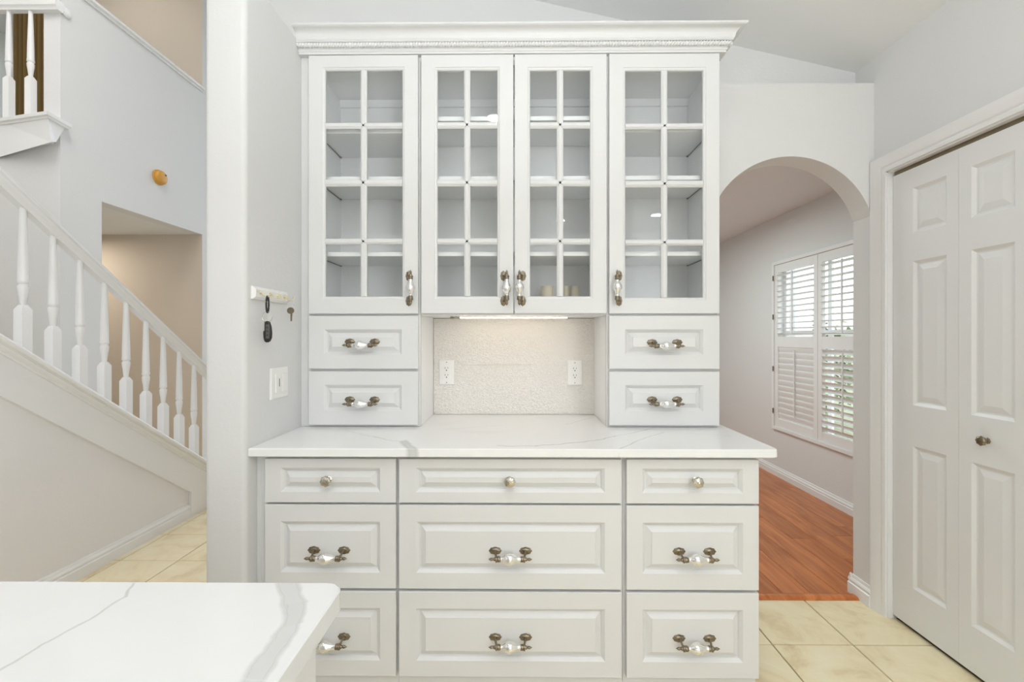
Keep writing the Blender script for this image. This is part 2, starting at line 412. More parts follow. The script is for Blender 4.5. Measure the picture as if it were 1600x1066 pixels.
# upper wall above the ledge, following the vault
XV = -1.5
poly = [(XV, 2.49), (XR+0.72, 2.49), (XR+0.72, zceil(XR+0.72)+0.03), (XV, zceil(XV)+0.02)]
struct('wall_back', MB().prism(poly, along_y, 2.21, 2.30), M['wall'], 'wall rising above the arch ledge to the sloped ceiling', origin=(0, 2.21, 2.49))
poly = [(XR+0.75, zceil(XR+0.75)), (XR+0.75, zceil(XR+0.75)+0.1), (XV, zceil(XV)+0.1), (XV, zceil(XV))]
struct('ceiling', MB().prism(poly, along_y, -3.2, 2.215), M['ceil'], 'sloped vaulted kitchen ceiling')
# tall wall strip between kitchen vault and hall, ceiling of the hall
struct('wall_hall_upper', box(XV-0.04, XV, -3.2, 2.3, zceil(XV), 5.2).box(-1.05, -1.01, 2.3, 6.5, 0, 5.2).box(XV, -1.05, 2.30, 2.34, 2.49, 5.2), M['wall'])
struct('ceiling_1', box(-6.6, -1.01, -3.2, 6.5, 5.2, 5.3), M['ceil'], 'high ceiling over the stair hall')
struct('ceiling_2', box(-0.98, 2.5, 2.21, 5.7, 2.395, 2.48), M['ceil'], 'flat ceiling of the room beyond the arch')
# right wall with closet opening
DY0, DY1, DZ = 0.838, 2.030, 2.045
mb = box(XR, XR+0.11, -3.2, DY0, 0, 2.75).box(XR, XR+0.11, DY1, YB, 0, 2.75).box(XR, XR+0.11, DY0, DY1, DZ, 2.75).box(XR, XR+0.11, YB, 2.21, 2.49, 2.75)
struct('wall_right', mb, M['wall'], 'off-white right wall holding the bifold closet doors', origin=(XR, 0, 0))
struct('wall_closet', box(2.3, 2.35, 0.5, YB, 0, 2.6).box(XR+0.11, 2.3, 0.5, 0.55, 0, 2.6), M['wall'])
# solid rear wall behind the camera, without a window
struct('wall_rear', box(-6.6, 2.5, -3.25, -3.2, 0, 5.2), M['wall'])
struct('wall_foyer', box(-6.65, -6.6, -3.2, 6.5, 0, 5.2), M['wall'])
# short partition left of the cabinets, bullnose corners
def rounded(x0, x1, y0, y1, r, corners=(1, 1, 1, 1), n=4):
    c = [(x0+r, y0+r, PI), (x1-r, y0+r, 1.5*PI), (x1-r, y1-r, 0), (x0+r, y1-r, 0.5*PI)]; raw = [(x0, y0), (x1, y0), (x1, y1), (x0, y1)]
    out = []
    for k, (cx, cy, a) in enumerate(c):
        if corners[k]: out += [(cx+r*math.cos(a+PI/2*i/n), cy+r*math.sin(a+PI/2*i/n)) for i in range(n+1)]
        else: out.append(raw[k])
    return out
struct('wall_left', MB().prism(rounded(PY(322, 500, 1.44).x, XL, 1.430, 2.21, 0.018, (1, 1, 0, 0)), along_z, 0, 2.49), M['wall_part'], 'end of the short white wall left of the cabinets', smooth=40)

# far room walls
WY0, WY1, WZ0, WZ1 = 2.93, 4.115, 0.445, 1.965
mb = box(2.42, 2.54, 2.21, WY0, 0, 2.45).box(2.42, 2.54, WY1, 5.7, 0, 2.45).box(2.42, 2.54, WY0, WY1, 0, WZ0).box(2.42, 2.54, WY0, WY1, WZ1, 2.45)
struct('wall_far_right', mb, M['wall'], 'white wall of the far room around the shuttered window', origin=(2.42, 3.5, 0))
struct('wall_far_back', box(-1.0, 2.54, 5.6, 5.7, 0, 2.45), M['wall'])
struct('wall_far_left', box(-1.01, -0.95, 2.31, 5.7, 0, 2.45), M['wall'])

def baseboard(name, length, h, fn, label=None):
    t = 0.017
    pr = [(0, 0), (t, 0), (t, h*0.55), (t*0.72, h*0.58), (t*0.72, h*0.66), (t*0.85, h*0.69), (t*0.8, h*0.78), (t*0.45, h*0.86), (t*0.45, h*0.91), (t*0.3, h), (0, h)]
    mb = MB(); mb.prism(pr, fn, 0, length)
    return struct(name, mb, M['trim'], label, smooth=35)
baseboard('baseboard_far_right', 3.37, 0.085, lambda u, v, w: (2.42-u, 2.215+w, v), 'white baseboard under the shuttered window')
baseboard('baseboard_stairs', 4.0, 0.098, lambda u, v, w: (XSW+u, 3.125-w, v), 'white baseboard along the wall under the stairs')
baseboard('baseboard_right', 0.135, 0.098, lambda u, v, w: (1.689-u, YB-0.005+w, v), 'short white baseboard return on the arch jamb')
baseboard('baseboard_arch', 0.05, 0.098, lambda u, v, w: (1.689-0.013+w, 2.21+u, v), 'white baseboard wrapping round the back corner of the jamb')

# staircase side wall
SA = (1.935, 1.283); SB = (3.235, 0.356)
def zcap(y): return SA[1]-(y-SA[0])*(SA[1]-SB[1])/(SB[0]-SA[0])
zsb = lambda y: 1.022-(y-1.943)*0.727
poly = [(-0.6, 0), (3.12, 0), (3.12, zsb(3.12)+0.1), (-0.6, zsb(-0.6)+0.1)]
struct('wall_stairs', MB().prism(poly, IDX, XSW-0.1, XSW), M['wall_st'], 'off-white triangular wall beneath the staircase')

# hall wall with alcove opening and half-height top
mb = MB()
AY0 = 3.413; AZ = 2.348; YW = 3.10
mb.box(XH-0.12, XH, YW, AY0, 0, AZ); mb.box(XH-0.12, XH, YW, YE, AZ, 3.82); mb.box(XH-0.12, XH, YE+0.1, 6.5, 0, 5.2); mb.box(XH-0.0012, XH, YE+0.0006, YE+0.1, 0, 5.2)
struct('wall_hall', mb, M['wall'], 'tall hall wall with an alcove opening behind the stairs', origin=(XH, 3.5, 0))
struct('wall_hall_lower', box(XH-3.3, XH-0.12, YW, 3.20, 0, 2.56), M['wall'])
struct('ceiling_3', box(-6.6, XH-0.12, 3.2, YE, AZ, 2.56), M['ceil'], 'low ceiling of the alcove under the upper landing')
struct('floor_2', box(-6.6, XH-0.12, YW+0.01, YE, 2.56, 2.836), M['wall'], 'upper landing floor behind the balustrade')
mb = box(-5.05, XH-0.0015, YE, YE+0.1, 0, 5.2).box(-6.6, -5.05, YE, YE+0.1, 0, 3.0).box(-6.6, -5.05, YE, YE+0.1, 5.0, 5.2)
struct('wall_end', mb, M['tan'], 'beige wall closing the alcove and upper landing', origin=(-4, YE, 0))
# window at the landing
w2 = struct('window_2', box(-6.5, -5.05, YE+0.03, YE+0.07, 3.0, 3.05).box(-6.5, -5.05, YE+0.03, YE+0.07, 4.95, 5.0).box(-5.10, -5.05, YE+0.03, YE+0.07, 3.0, 5.0).box(-5.9, -5.86, YE+0.03, YE+0.07, 3.0, 5.0), M['trim'], 'landing window behind the brown curtain')
obj('pane', box(-6.5, -5.07, YE+0.045, YE+0.051, 3.02, 4.98), M['glass'], w2)

# half wall cap
pr = [(-0.145, 3.82), (0.014, 3.82), (0.014, 3.832), (0.020, 3.836), (0.030, 3.842), (0.030, 3.862), (-0.145, 3.862)]
struct('trim_2', MB().prism([(XH+u, v) for u, v in pr], along_y, YW-0.01, YE), M['trim'], 'white moulded cap along the top of the hall half wall')

# ================================================================== CASING AND BIFOLD DOORS
def casing():
    mb = MB()
    w = 0.070; pr = [(0, 0), (0, 0.010), (0.012, 0.014), (0.02, 0.010), (0.028, 0.016), (0.048, 0.018), (0.056, 0.022), (w, 0.022), (w, 0)]   # u from opening outwards, v thickness
    yi, zi = DY1-0.008, DZ-0.004; y2 = DY0+0.008
    R = []
    for u, v in [(a, b) for a, b in pr]:
        R.append([(XR-v, yi+u, 0), (XR-v, yi+u, zi+u), (XR-v, y2-u, zi+u), (XR-v, y2-u, 0)])
    rings = [[R[k][i] for k in range(len(R))] for i in range(4)]
    mb.loops(rings); return mb
struct('trim_3', casing(), M['trim'], 'white moulded casing round the bifold closet doors', smooth=35)
struct('trim_4', box(XR+0.0, XR+0.10, DY1-0.012, DY1, 0, DZ).box(XR, XR+0.10, DY0, DY0+0.012, 0, DZ).box(XR, XR+0.10, DY0, DY1, DZ-0.01, DZ), M['trim'], 'white jamb inside the closet opening')
XD = XR+0.022
dr = struct('door_1', box(XD+0.004, XD+0.03, DY0+0.02, DY1-0.02, DZ-0.028, DZ-0.010), M['nickel'], 'white six-panel bifold closet door with a round knob', origin=(XD, 1.45, 0))
def rect_ring(x0, x1, z0, z1, y): return [(x0, y, z0), (x1, y, z0), (x1, y, z1), (x0, y, z1)]
def leaf_mesh(wide_first, y_hi):       # local u (0..w) increasing away from the far jamb
    w, h, t = 0.2955, 1.998, 0.034
    m1, m2 = (0.100, 0.047) if wide_first else (0.047, 0.103)
    mb = MB(); mb.xf = lambda p: Vector((XD+p.y, y_hi-p.x, p.z))
    zb = 0.018; rows = [(0.193, 0.811), (0.989, 1.613), (1.733, 1.930)]
    u0, u1 = m1, w-m2
    # frame front built from strips round the three sunk panels
    def quad(a, b, c, d, y=0): mb.face([mb.av((a, y, c)), mb.av((b, y, c)), mb.av((b, y, d)), mb.av((a, y, d))])
    zt = zb+h
    quad(0, u0, zb, zt); quad(u1, w, zb, zt)
    zz = zb
    for a, b in rows:
        quad(u0, u1, zz, a); zz = b
        prof = [(0, 0), (0.012, 0.008), (0.018, 0.009), (0.042, 0.003)]
        mb.loops([rect_ring(u0+i, u1-i, a+i, b-i, d) for i, d in prof], cap0=False)
    quad(u0, u1, zz, zt)
    # sides and back
    mb.loops([rect_ring(0, w, zb, zt, 0), rect_ring(0, w, zb, zt, t)], cap0=False)
    return mb
y_hi = DY1-0.014; leaves = []
for k in range(4):
    lf = obj('door_leaf', leaf_mesh(k % 2 == 0, y_hi-k*0.2965), M['door'], dr, origin=(XD, y_hi-k*0.2965, 0))
    bm = bmesh.new(); bm.from_mesh(lf.data); bmesh.ops.remove_doubles(bm, verts=bm.verts, dist=1e-5); bmesh.ops.recalc_face_normals(bm, faces=bm.faces); bm.to_mesh(lf.data); bm.free()
    leaves.append(lf)
kp = PX(1530, 689, XD-0.03)
def knob_lathe(mb, c, axis, sgn, s=1.0, m=0):
    pr = [(0.0005, 0), (0.011, 0), (0.012, 0.002), (0.009, 0.004), (0.0055, 0.006), (0.005, 0.014), (0.009, 0.017), (0.0165, 0.021), (0.0185, 0.026), (0.0165, 0.031), (0.010, 0.034), (0.0055, 0.0345), (0.005, 0.037), (0.0005, 0.038)]
    mb.lathe([(r*s, sgn*h*s) for r, h in pr], c, axis, 32, m, lobes=8, lamp=0.08)
for k, lf in ((1, leaves[1]), (2, leaves[2])):
    mb = MB(); yk = kp.y if k == 1 else 2*(DY0+DY1)/2-kp.y
    knob_lathe(mb, (XD+0.001, yk, kp.z), 'x', -1, 0.95); obj('knob', mb, M['nickel'], lf, smooth=50)

# ================================================================== BASE CABINETS
def panel_front(x0, x1, z0, z1, yf, t, recess, prof=None):
    """raised panel drawer front facing -Y; recess = (left, right, bottom, top) frame widths"""
    l, r, b, tp = recess; mb = MB()
    if prof is None: prof = [(0, 0), (0.002, 0.0015), (0.010, 0.0085), (0.0120, 0.0130), (0.0150, 0.0130), (0.031, 0.0035), (0.0325, 0.0012)]
    X0, X1, Z0, Z1 = x0+l, x1-r, z0+b, z1-tp
    lim = min(X1-X0, Z1-Z0)/2-0.004
    rings = [rect_ring(x0, x1, z0, z1, yf+t), rect_ring(x0, x1, z0, z1, yf+0.0015), rect_ring(x0+0.0015, x1-0.0015, z0+0.0015, z1-0.0015, yf)]
    sc = min(1.0, lim/0.033)
    for i, d in prof: rings.append(rect_ring(X0+i*sc, X1-i*sc, Z0+i*sc, Z1-i*sc, yf+d))
    mb.loops(rings); return mb

# pulls: metal hardware mesh and silvered glass grip mesh, local: mounted on plane y=0, facing -Y
def pull_metal(sx):
    mb = MB(); x = sx*0.051
    pr = [(0.0185, 0), (0.0185, -0.0015), (0.0165, -0.003), (0.013, -0.0028), (0.011, -0.0045), (0.006, -0.0055), (0.0005, -0.006)]
    mb.lathe(pr, (x, 0, 0.006), 'y', 32, 0, sx=1.12, sy=0.70, lobes=8, lamp=0.06)
    mb.tube([(x, -0.003, 0.006), (x*0.97, -0.012, 0.004), (x*0.92, -0.024, -0.004), (x*0.90, -0.030, -0.008)], [0.0045, 0.0035, 0.0035, 0.004], 8)
    pr = [(0.0004, 0.0265), (0.002, 0.0235), (0.0048, 0.0185), (0.005, 0.0145), (0.0035, 0.0105), (0.006, 0.0075), (0.0055, 0.0035), (0.0095, 0.003), (0.0105, 0), (0.0095, -0.003),
          (0.0088, -0.0035), (0.0095, -0.0065), (0.009, -0.0115), (0.0075, -0.0145), (0.004, -0.0155)]
    mb.lathe([(r, sx*h) for r, h in pr], (x*0.90, -0.030, -0.008), 'x', 16)
    return mb
def pull_glass():
    pr = [(0.0045, -0.036), (0.0075, -0.034), (0.007, -0.028), (0.0095, -0.022), (0.0155, -0.014), (0.0188, -0.005), (0.0182, 0.003), (0.0148, 0.011), (0.011, 0.019), (0.0082, 0.027), (0.0085, 0.034), (0.0045, 0.036)]
    out = []
    for i in range(len(pr)-1):
        p0, p1, p2, p3 = pr[max(i-1, 0)], pr[i], pr[i+1], pr[min(i+2, len(pr)-1)]
        for k in range(4):
            t = k/4
            out.append(tuple(0.5*(2*p1[j]+(p2[j]-p0[j])*t+(2*p0[j]-5*p1[j]+4*p2[j]-p3[j])*t*t+(3*p1[j]-p0[j]-3*p2[j]+p3[j])*t**3) for j in (0, 1)))
    return MB().lathe(out+[pr[-1]], (0, -0.030, -0.008), 'x', 24)
ME_M = [mesh_of('handle_mount', pull_metal(q), M['nickel'], Vector((0, 0, 0)), 50) for q in (-1, 1)]
ME_G = mesh_of('glass_grip', pull_glass(), M['mercury'], Vector((0, 0, 0)), 60)
ME_K = (lambda mb: (knob_lathe(mb, (0, 0, 0), 'y', -1, 0.98), mesh_of('knob', mb, M['knob'], Vector((0, 0, 0)), 40))[1])(MB())
def pull(parent, x, y, z, vert=0):
    rot = None
    if vert: rot = (0, vert*PI/2, 0)
    for q in ME_M: inst('handle_mount', q, parent, (x, y, z), rot, 'aged nickel mount with oval rosette')
    inst('handle', ME_G, parent, (x, y, z), rot, 'bulbous silvered glass grip')

BZ = [(0.872, 0.724), (0.7165, 0.434), (0.4245, 0.138)]
cols = [('left', 413.5, 618.5), ('mid', 623, 971), ('right', 979, 1186)]
bx = []
for nm, a, b in cols: bx.append((PY(a, 800, YR).x, PY(b, 800, YR).x))
units = [(-0.873, (bx[0][1]+bx[1][0])/2), ((bx[0][1]+bx[1][0])/2, (bx[1][1]+bx[2][0])/2), ((bx[1][1]+bx[2][0])/2, bx[2][1]-0.001)]
blab = ['narrow white base cabinet of three drawers beside the left wall', 'wide middle white base cabinet of three long drawers', 'narrow white base cabinet of three drawers at the right end']
for k, ((x0, x1), (u0, u1)) in enumerate(zip(bx, units)):
    c = thing('base_cabinet', ((u0+u1)/2, YF, 0), blab[k], 'cabinet', 'base drawer cabinets under the white worktop')
    mb = box(u0+0.001, u0+0.018, YF+0.02, YB-0.002, 0.10, 0.884).box(u1-0.018, u1-0.001, YF+0.02, YB-0.002, 0.10, 0.884)
    mb.box(u0+0.001, u0+0.018, YF+0.09, YB-0.002, 0.0, 0.10).box(u1-0.018, u1-0.001, YF+0.09, YB-0.002, 0.0, 0.10)
    mb.box(u0+0.018, u1-0.018, YF+0.02, YB-0.002, 0.10, 0.118).box(u0+0.018, u1-0.018, YB-0.012, YB-0.002, 0.118, 0.884)
    mb.box(u0+0.001, u1-0.001, YF+0.075, YF+0.09, 0.0, 0.10)
    obj('body', mb, M['cab'], c)
    ff = MB(); f0, f1 = u0+0.0006, u1-0.0006
    ff.box(f0, x0+0.03, YF, YF+0.02, 0.10, 0.885).box(x1-0.03, f1, YF, YF+0.02, 0.10, 0.885)
    for z0, z1 in ((0.10, 0.16), (0.40, 0.455), (0.70, 0.74), (0.85, 0.885)): ff.box(x0+0.03, x1-0.03, YF, YF+0.02, z0, z1)
    obj('face_frame', ff, M['cab'], c)
    for j, (zt, zb) in enumerate(BZ):
        rec = (0.053, 0.053, 0.036, 0.030) if j == 0 else (0.053, 0.053, 0.054, 0.056)
        if k == 1: rec = (0.058, 0.055, rec[2], rec[3])
        d = obj('drawer', panel_front(x0, x1, zb, zt, YR, YF-YR-0.0005, rec), M['cab'], c, origin=((x0+x1)/2, YR, zb))
        if j == 0:
            inst('knob', ME_K, d, ((x0+x1)/2+(-0.005, 0.0, 0.009)[k], YR+0.001, 0.803), None, 'faceted silver knob')
        else:
            px = (514, 797.5, 1085)[k]; py = (861, 996)[j-1] if k == 0 else ((862, 997)[j-1] if k == 1 else (863, 999)[j-1])
            q = PY(px, py, YR)
            pull(d, q.x, YR+0.0015, q.z-0.004)

# ------------------------------------------------------------------ main worktop
def pz(px, py): v = PZ(px, py, ZT); return (v.x, v.y)
veins = [
 (pz(775, 696), pz(845, 697.5), 0.0008, 0.003, 0.75, 0), (pz(835, 697.5), pz(912, 690.7), 0.0010, 0.0035, 0.7, 0), (pz(905, 691.5), pz(969, 681), 0.0010, 0.0035, 0.65, 0), (pz(965, 682), pz(1025, 668), 0.0008, 0.003, 0.5, 0),
 (pz(967, 703), pz(996, 689), 0.0008, 0.003, 0.6, 0), (pz(992, 690), pz(1038, 675), 0.0006, 0.003, 0.5, 0), (pz(1030, 675), pz(1150, 682), 0.0005, 0.003, 0.3, 0),
 (pz(628, 688), pz(648, 704), 0.010, 0.012, 0.75, 1), (pz(560, 680), pz(628, 690), 0.0006, 0.003, 0.4, 0), (pz(535, 672), pz(600, 686), 0.0005, 0.003, 0.3, 0),
 (pz(690, 672), pz(790, 664), 0.0004, 0.003, 0.25, 0), (pz(880, 664), pz(930, 652), 0.0005, 0.003, 0.4, 0), (pz(400, 690), pz(430, 684), 0.0005, 0.003, 0.25, 0),
]
M['marble1'] = marble_mat('white_marble_worktop', veins)
cx1 = PY(1218, 705, YC).x
def slab(poly, z0, z1, m, name, c=0.0025, **kw):
    cx = sum(p[0] for p in poly)/len(poly); cy = sum(p[1] for p in poly)/len(poly)
    def shrink(p):
        d = Vector((cx-p[0], cy-p[1])); 
        return (p[0]+math.copysign(c, d.x), p[1]+math.copysign(c, d.y))
    s = [shrink(p) for p in poly]
    mb = MB().loops([[(x, y, z0) for x, y in s], [(x, y, z0+c) for x, y in poly], [(x, y, z1-c) for x, y in poly], [(x, y, z1) for x, y in s]])
    return obj(name, mb, m, **kw)
o = slab(rounded(XL+0.001, cx1, YC, YB-0.001, 0.018, (0, 1, 0, 0)), ZT-0.028, ZT, M['marble1'], 'worktop', smooth=30)
tag(o, 'white marble-look worktop with grey veins on the drawer cabinets', 'countertop')

# ------------------------------------------------------------------ backsplash
sx0, sx1 = -0.3915, 0.3845
sp = struct('wall_backsplash', box(sx0-0.3, sx1+0.3, YB-0.0035, YB-0.0005, ZT, 1.37), M['plate'], 'embossed glossy white tile backsplash in the cabinet niche', origin=(0, YB, ZT))
for r, (z0, z1) in enumerate(((ZT+0.003, 1.1506), (1.1514, 1.371))):
    for a, b in ((sx0, sx1),) if r == 0 else ((sx0, sx1),):
        obj('tile', box(a, b, YS, YB-0.004, z0, z1), M['splash'], sp, bevel=0.0004, origin=(0, YS, z0))

def outlet(px, py, label):
    q = PY(px, py, YS-0.001); w, h = 0.0355, 0.0585
    t = thing('wall_outlet', (q.x, YS, q.z-h), label, 'outlet', 'double outlets on the tile backsplash')
    rings = [rect_ring(q.x-w, q.x+w, q.z-h, q.z+h, YS), rect_ring(q.x-w, q.x+w, q.z-h, q.z+h, YS-0.004), rect_ring(q.x-w+0.003, q.x+w-0.003, q.z-h+0.003, q.z+h-0.003, YS-0.0062)]
    obj('cover_plate', MB().loops(rings), M['plate'], t)
    mb = MB()
    iw, ih = 0.0175, 0.034
    mb.loops([rect_ring(q.x-iw, q.x+iw, q.z-ih, q.z+ih, YS-0.006), rect_ring(q.x-iw, q.x+iw, q.z-ih, q.z+ih, YS-0.0078)])
    rc = obj('receptacle', mb, M['plate'], t)
    e = MB()
    y0, y1 = YS-0.0081, YS-0.0070
    for s in (-1, 1):
        zc = q.z+s*0.0165
        e.box(q.x-0.0075, q.x-0.0055, y0, y1, zc+0.001, zc+0.009); e.box(q.x+0.0055, q.x+0.0075, y0, y1, zc+0.002, zc+0.008)
        e.lathe([(0.0028, 0), (0.0028, 0.001)], (q.x, y0, zc-0.006), 'y', 10)
    obj('slot', e, M['slot'], rc, label='dark plug slots')
    f = MB()
    fr = 0.0008
    obj('screw', MB().lathe([(0.0025, 0), (0.0025, 0.0008)], (q.x, YS-0.0068, q.z+0.048), 'y', 10), M['nickel'], t)
    obj('screw', MB().lathe([(0.0025, 0), (0.0025, 0.0008)], (q.x, YS-0.0068, q.z-0.048), 'y', 10), M['nickel'], t)
outlet(698, 582, 'white double outlet at the left end of the tile backsplash')
outlet(898, 582.5, 'white double outlet at the right end of the tile backsplash')

# ================================================================== UPPER CABINETS
dx = lambda px: PY(px, 300, YD).x
def glass_door(parent, x0, x1, z0, z1, cols_, rows_, hx, hz, vert):
    """cols_/rows_: pane opening intervals in metres"""
    a0, a1 = cols_[0][0], cols_[-1][1]; b0, b1 = rows_[-1][0], rows_[0][1]
    t = YU-YD-0.0005; e = 0.0105; mb = MB()
    rings = [rect_ring(x0, x1, z0, z1, YD+t), rect_ring(x0, x1, z0, z1, YD+0.0015), rect_ring(x0+0.0015, x1-0.0015, z0+0.0015, z1-0.0015, YD),
             rect_ring(a0-e, a1+e, b0-e, b1+e, YD), rect_ring(a0-e+0.001, a1+e-0.001, b0-e+0.001, b1+e-0.001, YD+0.0022),
             rect_ring(a0-0.003, a1+0.003, b0-0.003, b1+0.003, YD+0.0045), rect_ring(a0, a1, b0, b1, YD+0.008), rect_ring(a0, a1, b0, b1, YD+t)]
    mb.loops(rings, wrap=True)
    d = obj('door', mb, M['cab'], parent, origin=((x0+x1)/2, YD, z0))
    def bar(vertical, c0, c1, lo, hi):
        y0 = YD+0.0025; w = c1-c0
        pr = [(c0, YD+0.017), (c0, y0+0.006), (c0+w*0.22, y0+0.001), (c0+w*0.3, y0+0.001), (c0+w*0.34, y0-0.0006), (c1-w*0.34, y0-0.0006), (c1-w*0.3, y0+0.001), (c1-w*0.22, y0+0.001), (c1, y0+0.006), (c1, YD+0.017)]
        f = (lambda u, v, w_: (u, v, w_)) if vertical else (lambda u, v, w_: (w_, v, u))
        obj('muntin', MB().prism(pr, f, lo, hi), M['cab'], d)
    for (p, q), (r, s) in zip(cols_, cols_[1:]): bar(True, q, r, b0, b1)
    for (p, q), (r, s) in zip(rows_, rows_[1:]): bar(False, s, p, a0, a1)
    for ca, cb in cols_:
        for ra, rb in rows_:
            obj('pane', box(ca+0.0004, cb-0.0004, YD+0.0105, YD+0.0125, ra+0.0004, rb-0.0004), M['glass'], d)
    pull(d, hx, YD+0.0015, hz, vert)
    return d
zy = lambda py, px=640: PY(px, py, YD+0.006).z
RL = [(110, 191.5), (201, 280.5), (291, 372.7), (382, 463.5)]
RR = [(110.5, 192.3), (201.5, 282), (292.5, 374.3), (383.7, 465.3)]
def iv(px0, px1): return (PY(px0, 300, YD+0.006).x, PY(px1, 300, YD+0.006).x)
def rv(rows, px): return [(PY(px, b, YD+0.006).z, PY(px, a, YD+0.006).z) for a, b in rows]
ZB = 1.3745        # underside of the middle cabinet
TOPZ = 2.425
shelf_zs = {'L': [2.137, 1.938, 1.622], 'M': [2.188, 1.938, 1.622], 'R': [2.137, 1.938, 1.622]}
def carcass(c, x0, x1, zb, zs, openings, drawers, keytxt=''):
    """x0..x1 outer; openings (a,b) of the face frame"""
    s = 0.016; yi = YB-0.006
    mb = box(x0, x0+s, YU+0.019, yi, zb, TOPZ).box(x1-s, x1, YU+0.019, yi, zb, TOPZ)
    mb.box(x0+s, x1-s, YU+0.019, yi, TOPZ-0.018, TOPZ)
    mb.box(x0+s, x1-s, yi-0.008, yi, zb, TOPZ-0.018)
    mb.box(x0+s, x1-s, yi-0.020, yi-0.008, TOPZ-0.052, TOPZ-0.018)
    zf = 1.377 if not drawers else 1.370
    mb.box(x0+s, x1-s, YU+0.019, yi-0.008, (ZB if not drawers else 1.360), 1.390)
    obj('body', mb, M['cab_in'], c)
    fw = 0.030
    ff = box(x0, x0+fw, YU, YU+0.019, zb, TOPZ).box(x1-fw, x1, YU, YU+0.019, zb, TOPZ).box(x0+fw, x1-fw, YU, YU+0.019, TOPZ-0.02, TOPZ)
    ff.box(x0+fw, x1-fw, YU, YU+0.019, 1.358 if drawers else ZB-0.0, 1.392)
    if drawers: ff.box(x0+fw, x1-fw, YU, YU+0.019, 1.13, 1.17).box(x0+fw, x1-fw, YU, YU+0.019, zb, 0.95)
    obj('face_frame', ff, M['cab'], c)
    for z in zs:
        sh = obj('shelf', box(x0+s+0.0005, x1-s-0.0005, YU+0.024, yi-0.0085, z, z+0.018), M['cab_in'], c, bevel=0.001)
        for sd, xx in ((-1, x0+s), (1, x1-s)):
            mb = MB().tube([(xx-sd*0.0035, YU+0.030, z-0.003), (xx-sd*0.0035, yi-0.012, z-0.003)], 0.0018, 6)  # dark rod stands in for the shaded gap beside the shelf
            mb.lathe([(0.0045, 0), (0.0045, -0.004)], (xx-sd*0.006, yi-0.022, z-0.0008), 'z', 8)
            obj('shelf_gap_pin', mb, M['shelfgap_pin'], sh)

ULAB = ['white wall tower with glass door over two drawers at the left', 'white middle wall cabinet with paired glass doors above the niche', 'white wall tower with glass door over two drawers at the right']
xL0, xL1 = dx(482)-0.001, PY(657, 580, YU).x; xR0, xR1 = PY(947.5, 580, YU).x, dx(1125)
Ztop, Zbot = 2.452, PY(570, 490, YD).z
hdz = PY(637, 451, YD).z
# left tower
def tower(side, x0, x1, d0, d1, cols_, rows_, hx, hv, label, pulls):
    c = thing('wall_cabinet', ((x0+x1)/2, YU, ZT), label, 'cabinet', 'white glass-door cabinets above the worktop')
    carcass(c, x0, x1, ZT+0.0005, shelf_zs[side], None, True)
    glass_door(c, d0, d1, Zbot-0.001, TOPZ+0.012, cols_, rows_, hx, hdz, hv)
    for (zt, zb), (px, py) in zip(((1.3700, 1.1535), (1.1430, 0.9235)), pulls):
        d = obj('drawer', panel_front(d0, d1, zb, zt, YD, YU-YD-0.0005, (0.064, 0.066, 0.057, 0.055)), M['cab'], c, origin=((d0+d1)/2, YD, zb))
        q = PY(px, py, YD); pull(d, q.x, YD+0.0015, q.z)
    return c
tower('L', xL0, xL1, dx(482), dx(653), [iv(508.5, 563), iv(573, 628.7)], rv(RL, 570), PY(641, 451, YD).x, -1, ULAB[0], [(566, 536.5), (566, 627)])
tower('R', xR0, xR1, dx(952), dx(1124.5), [iv(977, 1033), iv(1043, 1098.3)], rv(RR, 1040), PY(965, 452, YD).x, 1, ULAB[2], [(1038.5, 537.5), (1038.5, 627)])
c = thing('wall_cabinet', (0, YU, ZB), ULAB[1], 'cabinet', 'white glass-door cabinets above the worktop')
carcass(c, xL1+0.001, xR0-0.001, ZB, shelf_zs['M'], None, False)
RM = [(110, 190.5), (200.5, 280.5), (291, 372.5), (382.3, 463.3)]
glass_door(c, dx(658), dx(802), Zbot, TOPZ+0.012, [iv(683.5, 725), iv(734.7, 777)], rv(RM, 730), PY(789, 452, YD).x, hdz, -1)
glass_door(c, dx(804.3), dx(948), Zbot, TOPZ+0.012, [iv(828.3, 870), iv(880.2, 922)], rv(RM, 876), PY(814.5, 452, YD).x, hdz, 1)
# filler strips at the wall
o = obj('filler_strip', box(XL+0.0005, xL0-0.0005, YU, YU+0.019, ZT+0.0005, 2.44), M['cab']); tag(o, 'narrow white filler strip between left wall and upper cabinets', 'trim strip')
o = obj('filler_strip', box(XL+0.0005, -0.8735, YF+0.001, YF+0.02, 0.0, 0.885), M['cab']); tag(o, 'narrow white filler strip between left wall and base drawers', 'trim strip')

# candles inside the middle cabinet
for px0, px1, yy, lab in ((845.5, 864.5, 2.0, 'cream pillar candle behind the left panes of the third glass door'), (879, 891, 2.03, 'cream candle partly hidden by the centre bar of the third glass door'), (892.5, 904.5, 2.0, 'cream candle behind the right panes of the third glass door')):
    a, b = PY(px0, 447, yy), PY(px1, 447, yy); r = (b.x-a.x)/2; cx = (a.x+b.x)/2; h = a.z-1.391
    t = thing('pillar_candle', (cx, yy, 1.3902), lab, 'candle', 'cream candles in the middle glass cabinet')
    obj('wax', MB().lathe([(r*0.95, 0), (r, 0.002), (r, h-0.003), (r*0.93, h), (r*0.4, h-0.004), (0.001, h-0.005)], (cx, yy, 1.3902), 'z', 24), M['candle'], t, smooth=50)
    obj('wick', MB().tube([(cx, yy, 1.3902+h-0.006), (cx+0.001, yy, 1.3902+h+0.004)], 0.0009, 5), M['black'], t)

